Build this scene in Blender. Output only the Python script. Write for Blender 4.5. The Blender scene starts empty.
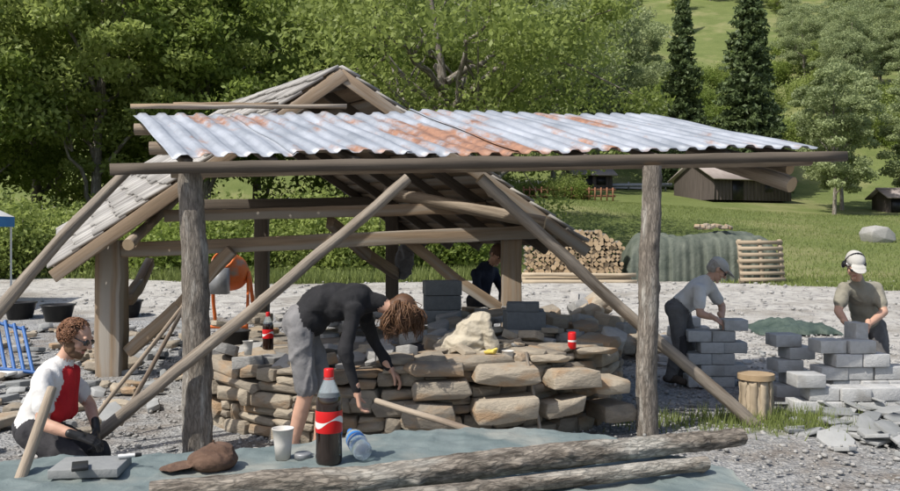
import bpy, bmesh, math, random
import numpy as np
from mathutils import Vector, Matrix, noise
random.seed(7); RG=np.random.default_rng(7)
S=850.0; CH=1.55
def F(px,py,d): return np.array(((px-450)/S*d, d, CH+(235-py)/S*d))
A=lambda *t: np.array(t,dtype=float)
def nrm(v):
    v=np.array(v,dtype=float); return v/(np.linalg.norm(v)+1e-9)
def sstep(a,b,x):
    t=np.clip((x-a)/(b-a),0,1); return t*t*(3-2*t)
def sn(v,seed,freq=1.0,n=6):
    r=np.random.default_rng(seed); o=np.zeros(len(v))
    for i in range(n):
        d=r.normal(size=3)*freq*(1+0.5*i); o+=np.sin(v@d+r.uniform(0,6.28))/(1+0.5*i)
    return o/2.2
# ------------------------------------------------ materials
def mk(name):
    m=bpy.data.materials.new(name); m.use_nodes=True
    nt=m.node_tree; b=nt.nodes['Principled BSDF']; return m,nt,b
def c4(c): return (c[0],c[1],c[2],1)
def pm(name,c1,c2,scale=6,rough=.85,bump=.3,bscale=None,metal=0,stretch=(1,1,1),shade=0.0,c3=None,s3=1.2,t3=.55,bdist=.01,contrast=.25,spec=.3,crack=0,cw=.10,cmin=.5):
    m,nt,b=mk(name); N=nt.nodes; L=nt.links
    at=N.new('ShaderNodeAttribute'); at.attribute_name='gc'
    mp=N.new('ShaderNodeMapping'); mp.inputs['Scale'].default_value=stretch
    L.new(at.outputs['Vector'],mp.inputs['Vector'])
    n1=N.new('ShaderNodeTexNoise'); n1.inputs['Scale'].default_value=scale; n1.inputs['Detail'].default_value=8; n1.inputs['Roughness'].default_value=.65
    L.new(mp.outputs[0],n1.inputs['Vector'])
    mr=N.new('ShaderNodeMapRange'); mr.inputs[1].default_value=.5-contrast; mr.inputs[2].default_value=.5+contrast
    L.new(n1.outputs['Fac'],mr.inputs[0])
    fac=mr.outputs[0]
    if shade>0:
        sa=N.new('ShaderNodeAttribute'); sa.attribute_name='shade'
        mx=N.new('ShaderNodeMix'); mx.inputs[0].default_value=shade
        L.new(fac,mx.inputs[2]); L.new(sa.outputs['Fac'],mx.inputs[3]); fac=mx.outputs[0]
    mc=N.new('ShaderNodeMix'); mc.data_type='RGBA'
    mc.inputs[6].default_value=c4(c1); mc.inputs[7].default_value=c4(c2)
    L.new(fac,mc.inputs[0]); out=mc.outputs[2]
    if c3 is not None:
        n3=N.new('ShaderNodeTexNoise'); n3.inputs['Scale'].default_value=s3; n3.inputs['Detail'].default_value=6
        L.new(mp.outputs[0],n3.inputs['Vector'])
        m3=N.new('ShaderNodeMapRange'); m3.inputs[1].default_value=t3-.06; m3.inputs[2].default_value=t3+.08
        L.new(n3.outputs['Fac'],m3.inputs[0])
        mc3=N.new('ShaderNodeMix'); mc3.data_type='RGBA'; mc3.inputs[7].default_value=c4(c3)
        L.new(m3.outputs[0],mc3.inputs[0]); L.new(out,mc3.inputs[6]); out=mc3.outputs[2]
    nrmout=None
    if crack>0:
        wn=N.new('ShaderNodeTexNoise'); wn.inputs['Scale'].default_value=crack*.6; wn.inputs['Detail'].default_value=4; L.new(mp.outputs[0],wn.inputs['Vector'])
        wm=N.new('ShaderNodeVectorMath'); wm.operation='MULTIPLY_ADD'; wm.inputs[1].default_value=(.07,.07,.07); L.new(wn.outputs['Color'],wm.inputs[0]); L.new(mp.outputs[0],wm.inputs[2])
        vo=N.new('ShaderNodeTexVoronoi'); vo.feature='DISTANCE_TO_EDGE'; vo.inputs['Scale'].default_value=crack; L.new(wm.outputs[0],vo.inputs['Vector'])
        vr=N.new('ShaderNodeMapRange'); vr.inputs[1].default_value=0; vr.inputs[2].default_value=cw; vr.inputs[3].default_value=cmin; L.new(vo.outputs['Distance'],vr.inputs[0])
        mm=N.new('ShaderNodeMix'); mm.data_type='RGBA'; mm.blend_type='MULTIPLY'; mm.inputs[0].default_value=1
        L.new(out,mm.inputs[6]); L.new(vr.outputs[0],mm.inputs[7]); out=mm.outputs[2]
        b0=N.new('ShaderNodeBump'); b0.inputs['Strength'].default_value=.6; b0.inputs['Distance'].default_value=bdist; L.new(vr.outputs[0],b0.inputs['Height']); nrmout=b0.outputs[0]
    L.new(out,b.inputs['Base Color'])
    b.inputs['Roughness'].default_value=rough; b.inputs['Metallic'].default_value=metal
    b.inputs['Specular IOR Level'].default_value=spec
    if bump>0:
        n2=N.new('ShaderNodeTexNoise'); n2.inputs['Scale'].default_value=bscale or scale*2; n2.inputs['Detail'].default_value=8; n2.inputs['Roughness'].default_value=.7
        L.new(mp.outputs[0],n2.inputs['Vector'])
        bp=N.new('ShaderNodeBump'); bp.inputs['Strength'].default_value=bump; bp.inputs['Distance'].default_value=bdist
        if nrmout is not None: L.new(nrmout,bp.inputs['Normal'])
        L.new(n2.outputs['Fac'],bp.inputs['Height']); L.new(bp.outputs[0],b.inputs['Normal'])
    return m
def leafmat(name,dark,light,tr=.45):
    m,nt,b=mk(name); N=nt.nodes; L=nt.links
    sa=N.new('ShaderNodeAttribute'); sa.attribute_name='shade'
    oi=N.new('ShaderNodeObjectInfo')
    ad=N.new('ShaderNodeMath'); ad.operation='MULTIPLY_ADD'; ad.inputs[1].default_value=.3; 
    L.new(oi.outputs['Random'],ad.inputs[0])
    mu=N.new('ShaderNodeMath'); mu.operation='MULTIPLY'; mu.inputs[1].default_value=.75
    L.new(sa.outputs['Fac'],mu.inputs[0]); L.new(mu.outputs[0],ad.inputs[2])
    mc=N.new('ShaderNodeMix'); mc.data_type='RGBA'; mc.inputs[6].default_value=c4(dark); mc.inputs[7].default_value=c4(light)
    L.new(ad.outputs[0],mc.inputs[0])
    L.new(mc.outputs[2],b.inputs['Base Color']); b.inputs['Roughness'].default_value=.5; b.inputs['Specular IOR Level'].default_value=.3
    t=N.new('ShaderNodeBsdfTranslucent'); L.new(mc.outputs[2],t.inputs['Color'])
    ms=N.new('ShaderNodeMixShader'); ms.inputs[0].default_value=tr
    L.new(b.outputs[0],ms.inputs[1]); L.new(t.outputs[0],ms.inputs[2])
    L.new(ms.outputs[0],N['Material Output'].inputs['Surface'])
    return m
M={}
M['stone']=pm('fieldstone',(.17,.15,.125),(.47,.405,.31),9,.9,.9,24,shade=.55,c3=(.34,.235,.145),s3=3,t3=.57,bdist=.018,stretch=(1,1,2.4))
M['stone_grey']=pm('grey_stone',(.19,.19,.185),(.44,.43,.41),9,.9,.8,20,shade=.5,bdist=.018,stretch=(1,1,2.2))
M['slate']=pm('slate',(.16,.17,.17),(.38,.385,.38),7,.75,.5,20,shade=.6)
M['block']=pm('concrete_block',(.35,.355,.355),(.54,.54,.53),25,.95,.8,60,shade=.4,bdist=.01,c3=(.32,.31,.29),s3=4,t3=.6)
M['blockdark']=pm('dark_concrete_block',(.12,.13,.135),(.22,.23,.235),25,.95,.7,60,shade=.4,bdist=.008)  # darker grey than the aerated blocks
M['bark']=pm('bark',(.10,.085,.07),(.34,.30,.255),26,.95,1.0,50,stretch=(.3,1.6,1.6),c3=(.42,.40,.36),s3=9,t3=.58,bdist=.012,crack=34,cw=.2,cmin=.62)
M['barkdark']=pm('weathered_pole',(.13,.11,.09),(.36,.31,.25),18,.9,.9,40,stretch=(.12,1.8,1.8),bdist=.008,c3=(.15,.12,.09),s3=12,t3=.58)
M['logbark']=pm('log_bark',(.09,.075,.06),(.37,.325,.27),30,.95,1.0,60,stretch=(.35,1.3,1.3),c3=(.44,.42,.37),s3=8,t3=.57,bdist=.006,contrast=.16,crack=48,cw=.22,cmin=.5)
M['bark2']=pm('bare_pole',(.17,.135,.10),(.42,.35,.27),16,.85,.8,34,stretch=(.15,1.8,1.8),bdist=.008,c3=(.16,.12,.09),s3=10,t3=.6)
M['endwood']=pm('cut_wood',(.30,.21,.12),(.52,.40,.26),12,.8,.3,30,shade=.5)
M['timber']=pm('timber',(.16,.115,.075),(.38,.285,.195),9,.8,.6,24,stretch=(.2,4,4),shade=.3,bdist=.006,c3=(.33,.30,.26),s3=2,t3=.54)
M['timber_dark']=pm('dark_timber',(.06,.05,.04),(.17,.14,.11),7,.85,.5,18,stretch=(.2,4,4),shade=.3,bdist=.006)
M['timber_light']=pm('light_timber',(.28,.22,.15),(.50,.42,.31),7,.75,.4,20,stretch=(.25,4,4),shade=.4,bdist=.004)
M['palletwood']=pm('pallet_wood',(.25,.20,.14),(.40,.33,.24),7,.85,.4,20,stretch=(.25,4,4),shade=.4,bdist=.004)
M['shingle']=pm('wood_shingle',(.19,.18,.17),(.46,.445,.42),7,.9,.6,20,stretch=(.4,4,4),shade=.6,bdist=.006)
M['mortar']=pm('mortar',(.15,.135,.115),(.28,.255,.22),12,1,.9,30,bdist=.02)
M['tarp']=pm('tarpaulin',(.10,.135,.135),(.19,.225,.22),5,.6,.6,11,c3=(.25,.26,.235),s3=2.6,t3=.57,bdist=.012,spec=.4)
M['tarpgreen']=pm('green_tarpaulin',(.055,.07,.055),(.14,.155,.125),3,.6,.8,4,bdist=.06)
M['tarpdark']=pm('dark_green_tarpaulin',(.03,.05,.04),(.09,.12,.10),3,.55,.8,6,bdist=.04)
M['skin']=pm('skin',(.46,.26,.18),(.58,.36,.26),15,.55,.1,60,spec=.4)
M['lips']=pm('lips',(.35,.13,.11),(.42,.18,.15),15,.5,.1)
M['hair']=pm('brown_hair',(.06,.03,.018),(.22,.12,.065),30,.45,.4,60,stretch=(.3,3,3),shade=.5)
M['beard']=pm('beard',(.10,.055,.03),(.2,.12,.07),40,.8,.6,80)
M['greyhair']=pm('grey_hair',(.25,.23,.2),(.45,.42,.38),40,.8,.6,80)
M['black']=pm('black_cloth',(.010,.010,.011),(.028,.028,.031),6,.9,.5,14,bdist=.02)
M['rubber']=pm('black_plastic',(.012,.012,.014),(.03,.03,.03),6,.4,.1)
M['greycloth']=pm('grey_shorts',(.13,.13,.135),(.24,.235,.235),8,.95,.6,14,bdist=.02)
M['darkpants']=pm('dark_trousers',(.025,.025,.03),(.06,.058,.06),6,.95,.6,12,bdist=.02)
M['workpants']=pm('work_trousers',(.07,.07,.075),(.17,.165,.16),5,.95,.6,12,bdist=.02)
M['white']=pm('white_cloth',(.52,.51,.49),(.72,.71,.69),4,.9,.6,11,bdist=.02)
M['red']=pm('red_cloth',(.40,.012,.02),(.52,.025,.03),4,.9,.6,11,bdist=.02)
M['khaki']=pm('khaki_cloth',(.20,.19,.15),(.32,.30,.245),5,.95,.6,11,bdist=.02)
M['navy']=pm('navy_cloth',(.015,.02,.04),(.03,.04,.07),5,.95,.5,12,bdist=.02)
M['capgrey']=pm('light_cap',(.36,.35,.33),(.55,.54,.5),5,.9,.3,60)
M['suede']=pm('brown_suede',(.07,.04,.028),(.16,.10,.07),12,.95,.6,60)
M['glass']=pm('dark_lens',(.01,.01,.012),(.02,.02,.022),5,.15,0,spec=.8)
M['boot']=pm('boot_leather',(.04,.03,.025),(.10,.08,.06),8,.8,.4)
M['orange']=pm('orange_paint',(.55,.11,.02),(.7,.18,.04),6,.45,.1,c3=(.3,.25,.2),s3=4,t3=.62)
M['steel']=pm('grey_steel',(.2,.21,.22),(.34,.35,.36),6,.5,.2,metal=.4)
M['blue']=pm('blue_paint',(.03,.10,.3),(.06,.16,.4),6,.5,.1)
M['cola']=pm('cola',(.012,.004,.002),(.02,.007,.003),3,.08,0,spec=.8)
M['redlabel']=pm('red_label',(.5,.01,.012),(.6,.02,.02),3,.3,0)
M['whitep']=pm('white_plastic',(.62,.62,.6),(.76,.76,.74),3,.4,0)
M['bluelabel']=pm('blue_label',(.03,.16,.5),(.05,.24,.6),3,.35,0)
M['sack']=pm('canvas_sack',(.40,.355,.27),(.60,.54,.43),6,.95,.8,14,bdist=.03)
M['yellow']=pm('yellow_plastic',(.55,.42,.08),(.65,.52,.12),3,.5,0)
M['barn']=pm('barn_cladding',(.055,.045,.04),(.12,.10,.088),2,.9,.3,stretch=(6,6,.3))
M['barnroof']=pm('barn_roof',(.24,.20,.185),(.34,.30,.28),2,.9,.3)
M['dwin']=pm('dark_opening',(.01,.01,.012),(.02,.02,.02),2,.4,0)
M['road']=pm('road_gravel',(.34,.33,.31),(.46,.45,.42),3,.95,.3)
M['cup']=pm('cup_card',(.5,.48,.44),(.62,.6,.56),6,.5,0)
m,nt,b=mk('clear_plastic'); b.inputs['Base Color'].default_value=(.75,.85,.9,1); b.inputs['Roughness'].default_value=.08
b.inputs['Transmission Weight'].default_value=.85; b.inputs['IOR'].default_value=1.25; M['clear']=m
M['leaf']=leafmat('deciduous_leaf',(.12,.175,.03),(.32,.40,.10),.5)
M['leafl']=leafmat('light_leaf',(.16,.21,.045),(.38,.45,.14),.5)
M['leaffar']=leafmat('haze_tinted_leaf',(.20,.245,.115),(.39,.45,.22),.4)  # distance haze painted into the leaf colours: paler, less saturated greens
M['needle']=leafmat('spruce_needle',(.05,.08,.035),(.15,.20,.08),.3)
M['grassblade']=leafmat('grass_blade',(.12,.155,.045),(.26,.31,.10),.4)
def roofmat():
    m,nt,b=mk('corrugated_metal'); N=nt.nodes; L=nt.links
    at=N.new('ShaderNodeAttribute'); at.attribute_name='gc'
    sa=N.new('ShaderNodeAttribute'); sa.attribute_name='shade'
    def nz(sc,st,det=8):
        mp=N.new('ShaderNodeMapping'); mp.inputs['Scale'].default_value=st; L.new(at.outputs['Vector'],mp.inputs['Vector'])
        n=N.new('ShaderNodeTexNoise'); n.inputs['Scale'].default_value=sc; n.inputs['Detail'].default_value=det; n.inputs['Roughness'].default_value=.68; L.new(mp.outputs[0],n.inputs['Vector']); return n
    def rg(n,a,bb,out=1):
        r=N.new('ShaderNodeMapRange'); r.inputs[1].default_value=a; r.inputs[2].default_value=bb; r.inputs[4].default_value=out; L.new(n,r.inputs[0]); return r.outputs[0]
    base=N.new('ShaderNodeMix'); base.data_type='RGBA'; base.inputs[6].default_value=(.25,.275,.31,1); base.inputs[7].default_value=(.47,.50,.55,1)
    L.new(rg(nz(4,(1,.35,1)).outputs['Fac'],.32,.68),base.inputs[0])
    ad=N.new('ShaderNodeMath'); ad.operation='ADD'
    L.new(nz(3.2,(2.2,.6,1)).outputs['Fac'],ad.inputs[0]); L.new(sa.outputs['Fac'],ad.inputs[1])
    rf=rg(ad.outputs[0],.58,.74,.95)
    rc=N.new('ShaderNodeMix'); rc.data_type='RGBA'; rc.inputs[6].default_value=(.13,.06,.035,1); rc.inputs[7].default_value=(.44,.22,.12,1)
    L.new(rg(nz(9,(1,1,1)).outputs['Fac'],.3,.7),rc.inputs[0])
    mx=N.new('ShaderNodeMix'); mx.data_type='RGBA'; L.new(rf,mx.inputs[0]); L.new(base.outputs[2],mx.inputs[6]); L.new(rc.outputs[2],mx.inputs[7])
    L.new(mx.outputs[2],b.inputs['Base Color'])
    b.inputs['Roughness'].default_value=.55
    mm=N.new('ShaderNodeMath'); mm.operation='MULTIPLY_ADD'; mm.inputs[1].default_value=-.3; mm.inputs[2].default_value=.3; L.new(rf,mm.inputs[0]); L.new(mm.outputs[0],b.inputs['Metallic'])
    return m
M['roof']=roofmat()
def groundmat():
    m,nt,b=mk('ground_mix'); N=nt.nodes; L=nt.links
    tc=N.new('ShaderNodeTexCoord'); at=N.new('ShaderNodeAttribute'); at.attribute_name='gmask'
    sp=N.new('ShaderNodeSeparateColor'); L.new(at.outputs['Color'],sp.inputs[0])
    def nz(sc,det=8):
        n=N.new('ShaderNodeTexNoise'); n.inputs['Scale'].default_value=sc; n.inputs['Detail'].default_value=det; n.inputs['Roughness'].default_value=.68; L.new(tc.outputs['Object'],n.inputs['Vector']); return n.outputs['Fac']
    def mr(x,a,bb):
        r=N.new('ShaderNodeMapRange'); r.inputs[1].default_value=a; r.inputs[2].default_value=bb; L.new(x,r.inputs[0]); return r.outputs[0]
    def mix(f,a,bb):
        x=N.new('ShaderNodeMix'); x.data_type='RGBA'; L.new(f,x.inputs[0])
        for i,c in ((6,a),(7,bb)):
            if isinstance(c,tuple): x.inputs[i].default_value=c4(c)
            else: L.new(c,x.inputs[i])
        return x.outputs[2]
    vor=N.new('ShaderNodeTexVoronoi'); vor.inputs['Scale'].default_value=38; L.new(tc.outputs['Object'],vor.inputs['Vector'])
    vs=N.new('ShaderNodeSeparateColor'); L.new(vor.outputs['Color'],vs.inputs[0])
    vor2=N.new('ShaderNodeTexVoronoi'); vor2.inputs['Scale'].default_value=9; L.new(tc.outputs['Object'],vor2.inputs['Vector'])
    vs2=N.new('ShaderNodeSeparateColor'); L.new(vor2.outputs['Color'],vs2.inputs[0])
    grav=mix(vs.outputs[0],(.17,.175,.18),(.40,.40,.39))
    dirt=mix(mr(nz(5),.3,.7),(.12,.10,.085),(.28,.25,.215))
    grav=mix(mr(nz(.9),.48,.64),grav,dirt)
    pale=mix(mr(nz(3),.3,.7),(.34,.325,.30),(.53,.515,.48))
    pale=mix(mr(vs2.outputs[0],.82,.9),pale,(.26,.25,.24))
    pale=mix(mr(nz(.45),.5,.66),pale,(.27,.25,.22))
    def edge(ch):
        a=N.new('ShaderNodeMath'); a.operation='MULTIPLY_ADD'; a.inputs[1].default_value=.7; L.new(nz(1.1),a.inputs[0]); 
        L.new(ch,a.inputs[2]); return mr(a.outputs[0],.78,.92)
    g2=mix(edge(sp.outputs[1]),grav,pale)
    gr=mix(mr(nz(.35),.35,.65),(.13,.16,.05),(.22,.25,.09))
    gr2=mix(mr(nz(9),.3,.75),(.10,.13,.04),gr)
    gr2=mix(mr(nz(.12),.5,.66),gr2,(.24,.235,.11))
    out=mix(edge(sp.outputs[0]),g2,gr2)
    L.new(out,b.inputs['Base Color']); b.inputs['Roughness'].default_value=.95; b.inputs['Specular IOR Level'].default_value=.15
    bp=N.new('ShaderNodeBump'); bp.inputs['Strength'].default_value=.8; bp.inputs['Distance'].default_value=.02
    L.new(vor.outputs['Distance'],bp.inputs['Height'])
    bp2=N.new('ShaderNodeBump'); bp2.inputs['Strength'].default_value=.7; bp2.inputs['Distance'].default_value=.06
    L.new(nz(6),bp2.inputs['Height']); L.new(bp.outputs[0],bp2.inputs['Normal']); L.new(bp2.outputs[0],b.inputs['Normal'])
    return m
M['ground']=groundmat()
# ------------------------------------------------ mesh builder
def icot(n):
    bm=bmesh.new(); bmesh.ops.create_icosphere(bm,subdivisions=n,radius=1)
    v=np.array([x.co[:] for x in bm.verts]); f=np.array([[q.index for q in p.verts] for p in bm.faces]); bm.free(); return v,f
ICO={n:icot(n) for n in (1,2,3,4)}
SC=bpy.context.scene
def link(o,parent=None):
    SC.collection.objects.link(o)
    if parent is not None: o.parent=parent
    return o
def empty(name,loc=(0,0,0)):
    e=bpy.data.objects.new(name,None); e.empty_display_size=.1; SC.collection.objects.link(e); return e
class MB:
    def __init__(s): s.v=[];s.f=[];s.sh=[];s.g=[];s.n=0
    def add(s,v,f,mi=0,shade=.5,g=None):
        v=np.asarray(v,dtype=float); s.v.append(v); s.g.append(v if g is None else np.asarray(g,dtype=float))
        if np.isscalar(shade): shade=np.full(len(v),shade)
        s.sh.append(shade)
        groups={}
        if isinstance(f,np.ndarray): groups[f.shape[1]]=f
        else:
            for t in f: groups.setdefault(len(t),[]).append(t)
        for k,a in groups.items(): s.f.append((np.asarray(a)+s.n,mi))
        s.n+=len(v)
    def mesh(s,name,mats,smooth=False):
        v=np.concatenate(s.v); me=bpy.data.meshes.new(name)
        me.vertices.add(len(v)); me.vertices.foreach_set('co',v.ravel())
        ls=[];st=[];mi=[];o=0
        for a,k in s.f:
            ls.append(a.ravel()); st.append(o+np.arange(len(a))*a.shape[1]); mi.append(np.full(len(a),k)); o+=a.size
        ls=np.concatenate(ls).astype(np.int32)
        me.loops.add(len(ls)); me.loops.foreach_set('vertex_index',ls)
        st=np.concatenate(st).astype(np.int32); me.polygons.add(len(st)); me.polygons.foreach_set('loop_start',st)
        me.polygons.foreach_set('material_index',np.concatenate(mi).astype(np.int32))
        me.update(calc_edges=True)
        a=me.attributes.new('gc','FLOAT_VECTOR','POINT'); a.data.foreach_set('vector',np.concatenate(s.g).ravel())
        a=me.attributes.new('shade','FLOAT','POINT'); a.data.foreach_set('value',np.concatenate(s.sh))
        for x in mats: me.materials.append(M[x] if isinstance(x,str) else x)
        if smooth: me.polygons.foreach_set('use_smooth',np.ones(len(st),dtype=bool))
        me.validate(); return me
    def build(s,name,mats,parent=None,smooth=False,bevel=0):
        o=bpy.data.objects.new(name,s.mesh(name,mats,smooth)); link(o,parent)
        if bevel:
            b=o.modifiers.new('b','BEVEL'); b.width=bevel; b.segments=2; b.limit_method='ANGLE'
        return o
    def box(s,c,size,rz=0,rx=0,ry=0,mi=0,shade=None):
        c=np.array(c,dtype=float)
        R=np.array((Matrix.Rotation(rz,3,'Z')@Matrix.Rotation(rx,3,'X')@Matrix.Rotation(ry,3,'Y')))
        l=np.array([[x,y,z] for x in(-.5,.5) for y in(-.5,.5) for z in(-.5,.5)])*np.array(size)
        f=np.array([[0,1,3,2],[4,6,7,5],[0,4,5,1],[2,3,7,6],[0,2,6,4],[1,5,7,3]])
        off=RG.uniform(-20,20,3); g=l.copy()
        ax=int(np.argmax(size)); g=np.roll(g,-ax,axis=1)+off
        s.add(l@R.T+c,f,mi,RG.uniform() if shade is None else shade,g)
    def tube(s,pts,rad,seg=12,mi=0,cap=None,bump=0.,step=None,shade=None,seed=None,flat=1.0,wander=0.,fine=0.,knots=0):
        pts=np.array(pts,dtype=float); rad=np.array(rad,dtype=float)*np.ones(len(pts))
        if step:
            L=np.r_[0,np.cumsum(np.linalg.norm(np.diff(pts,axis=0),axis=1))]
            n=max(2,int(L[-1]/step)); t=np.linspace(0,L[-1],n+1)
            pts=np.stack([np.interp(t,L,pts[:,i]) for i in range(3)],1); rad=np.interp(t,L,rad)
            if wander:
                q=np.stack([t*2.2,t*0,t*0],1); sd0=int(RG.integers(1e6)); env=np.minimum(1,np.minimum(t,t[-1]-t)*3)
                pts=pts+np.stack([sn(q,sd0+k)*wander*env for k in range(3)],1)
        n=len(pts); T=np.gradient(pts,axis=0); T/=np.linalg.norm(T,axis=1)[:,None]+1e-9
        up=A(0,0,1) if abs(T[0][2])<.9 else A(1,0,0)
        X=nrm(np.cross(up,T[0])); Vs=[];G=[]; off=RG.uniform(-20,20,3); al=0
        sd=seed if seed is not None else int(RG.integers(1e6))
        th=np.linspace(0,2*np.pi,seg,endpoint=False)
        tot=np.linalg.norm(np.diff(pts,axis=0),axis=1).sum(); kn=[(RG.uniform(0,tot),RG.uniform(0,6.28)) for _ in range(knots)]
        for i in range(n):
            X=nrm(X-T[i]*np.dot(X,T[i])); Y=np.cross(T[i],X)
            if i: al+=np.linalg.norm(pts[i]-pts[i-1])
            ring=np.cos(th)[:,None]*X+np.sin(th)[:,None]*Y*flat
            r=rad[i]; rr=np.full(seg,r)
            if bump:
                q=np.stack([np.full(seg,al/.12),np.cos(th)*1.6,np.sin(th)*1.6],1)
                rr=r*(1+bump*sn(q,sd)+bump*.35*sn(q*3.1,sd+1))
                if fine: rr=rr+r*fine*sn(q*A(2.2,7,7),sd+2)
            for ka,kt in kn:
                dd=(al-ka)/(r*.5); dt=(th-kt+np.pi)%(2*np.pi)-np.pi; rr=rr+r*.32*np.exp(-dd*dd-(dt/.35)**2)
            Vs.append(pts[i]+ring*rr[:,None]); G.append(np.stack([np.full(seg,al),np.cos(th)*r,np.sin(th)*r],1)+off)
        V=np.concatenate(Vs); G=np.concatenate(G)
        i=np.arange(n-1)[:,None]*seg; j=np.arange(seg)[None,:]; k=(j+1)%seg
        f=np.stack([i+j,i+k,i+seg+k,i+seg+j],-1).reshape(-1,4)
        sh=RG.uniform() if shade is None else shade
        s.add(V,f,mi,sh,G)
        cm=mi if cap is None else cap
        for e,base in ((0,0),(n-1,(n-1)*seg)):
            ring=V[base:base+seg]; vv=np.vstack([ring,pts[e][None]])
            ff=np.array([[q,(q+1)%seg,seg] for q in range(seg)])
            if e==0: ff=ff[:,::-1]
            s.add(vv,ff,cm,sh)
    def beam(s,p0,p1,w,h,mi=0,up=(0,0,1),shade=None,jit=.004,n=8):
        p0=np.array(p0,dtype=float);p1=np.array(p1,dtype=float); T=nrm(p1-p0); L=np.linalg.norm(p1-p0)
        X=nrm(np.cross(T,up)); Y=np.cross(X,T); off=RG.uniform(-20,20,3); V=[];G=[]
        for i in range(n+1):
            t=i/n; c=p0+(p1-p0)*t
            for a,b_ in((-1,-1),(1,-1),(1,1),(-1,1)):
                V.append(c+X*(a*w/2+RG.normal()*jit)+Y*(b_*h/2+RG.normal()*jit)); G.append(A(t*L,a*w/2,b_*h/2)+off)
        f=[]
        for i in range(n):
            for j in range(4):
                k=(j+1)%4; f.append((i*4+j,i*4+k,i*4+4+k,i*4+4+j))
        f.append((3,2,1,0)); e=n*4; f.append((e,e+1,e+2,e+3))
        s.add(V,f,mi,RG.uniform() if shade is None else shade,G)
    def lathe(s,prof,origin=(0,0,0),axis=(0,0,1),seg=24,mi=0,shade=.5):
        o=np.array(origin,dtype=float); ax=nrm(axis); X=nrm(np.cross(ax,(1,0,0) if abs(ax[0])<.8 else (0,1,0))); Y=np.cross(ax,X)
        th=np.linspace(0,2*np.pi,seg,endpoint=False)
        V=np.concatenate([o+ax*z+(np.cos(th)[:,None]*X+np.sin(th)[:,None]*Y)*max(r,1e-4) for r,z in prof])
        n=len(prof); i=np.arange(n-1)[:,None]*seg; j=np.arange(seg)[None,:]; k=(j+1)%seg
        s.add(V,np.stack([i+j,i+k,i+seg+k,i+seg+j],-1).reshape(-1,4),mi,shade)
    def rock(s,c,size,rz=None,tilt=.1,mi=0,shade=None,kind=None,seed=None,bev=.10,npt=18):
        """angular stone = convex hull of scattered points with worn edges. kind: wall / slab / lump"""
        sd=int(RG.integers(1e6)) if seed is None else seed; r=np.random.default_rng(sd)
        if kind is None: kind='slab' if size[2]<.38*max(size[0],size[1]) else 'lump'
        P=[]
        def sup(a,p): return 1/((abs(math.cos(a))**p+abs(math.sin(a))**p)**(1/p))
        if kind=='wall':
            n=int(r.integers(6,9)); a0=r.uniform(0,6.28); base=[(a0+6.283*k/n+r.uniform(-.3,.3)) for k in range(n)]+[.785,2.356,3.927,5.498]
            rad=[sup(a,5)*r.uniform(.84,1.04) for a in base]; tz=r.uniform(-.16,.16)
            for x in (-1,1):
                for a,q in zip(base,rad): P.append((x*r.uniform(.84,1.0)+.0,math.cos(a)*q,math.sin(a)*q*.98+tz*math.cos(a)))
            P+=[(1.14,r.uniform(-.4,.4),r.uniform(-.3,.3)),(1.1,r.uniform(-.5,.5),r.uniform(-.5,.5))]
        elif kind=='slab':
            n=int(r.integers(5,9)); a0=r.uniform(0,6.28)
            for k in range(n):
                a=a0+6.283*k/n+r.uniform(-.3,.3); q=r.uniform(.72,1.05)*sup(a,3)
                for z in (-1,1): P.append((math.cos(a)*q*r.uniform(.93,1.03),math.sin(a)*q*r.uniform(.93,1.03),z*r.uniform(.75,1)))
        else:
            for k in range(npt):
                u=nrm(r.normal(size=3)); u=np.sign(u)*np.abs(u)**.6; P.append(tuple(u*r.uniform(.8,1.0)))
        bm=bmesh.new(); hs=np.array(size)/2
        for p in P: bm.verts.new(Vector(np.array(p)*hs))
        bmesh.ops.convex_hull(bm,input=bm.verts)
        loose=[v for v in bm.verts if not v.link_faces]; bmesh.ops.delete(bm,geom=loose,context='VERTS')
        bmesh.ops.dissolve_limit(bm,angle_limit=.16,verts=bm.verts,edges=bm.edges)
        try: bmesh.ops.bevel(bm,geom=list(bm.edges)+list(bm.verts),offset=bev*float(min(size)),segments=2,profile=.6,affect='EDGES',clamp_overlap=True)
        except Exception: pass
        bmesh.ops.triangulate(bm,faces=bm.faces)
        bm.verts.index_update(); v=np.array([x.co[:] for x in bm.verts]); f=np.array([[q.index for q in p.verts] for p in bm.faces]); bm.free()
        if len(f)==0: return
        R=Matrix.Rotation(r.uniform(0,6.28) if rz is None else rz,3,'Z')@Matrix.Rotation(r.normal()*tilt,3,'X')@Matrix.Rotation(r.normal()*tilt,3,'Y')
        s.add(v@np.array(R).T+np.array(c),f,mi,r.uniform() if shade is None else shade,v+r.uniform(-30,30,3))
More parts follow.
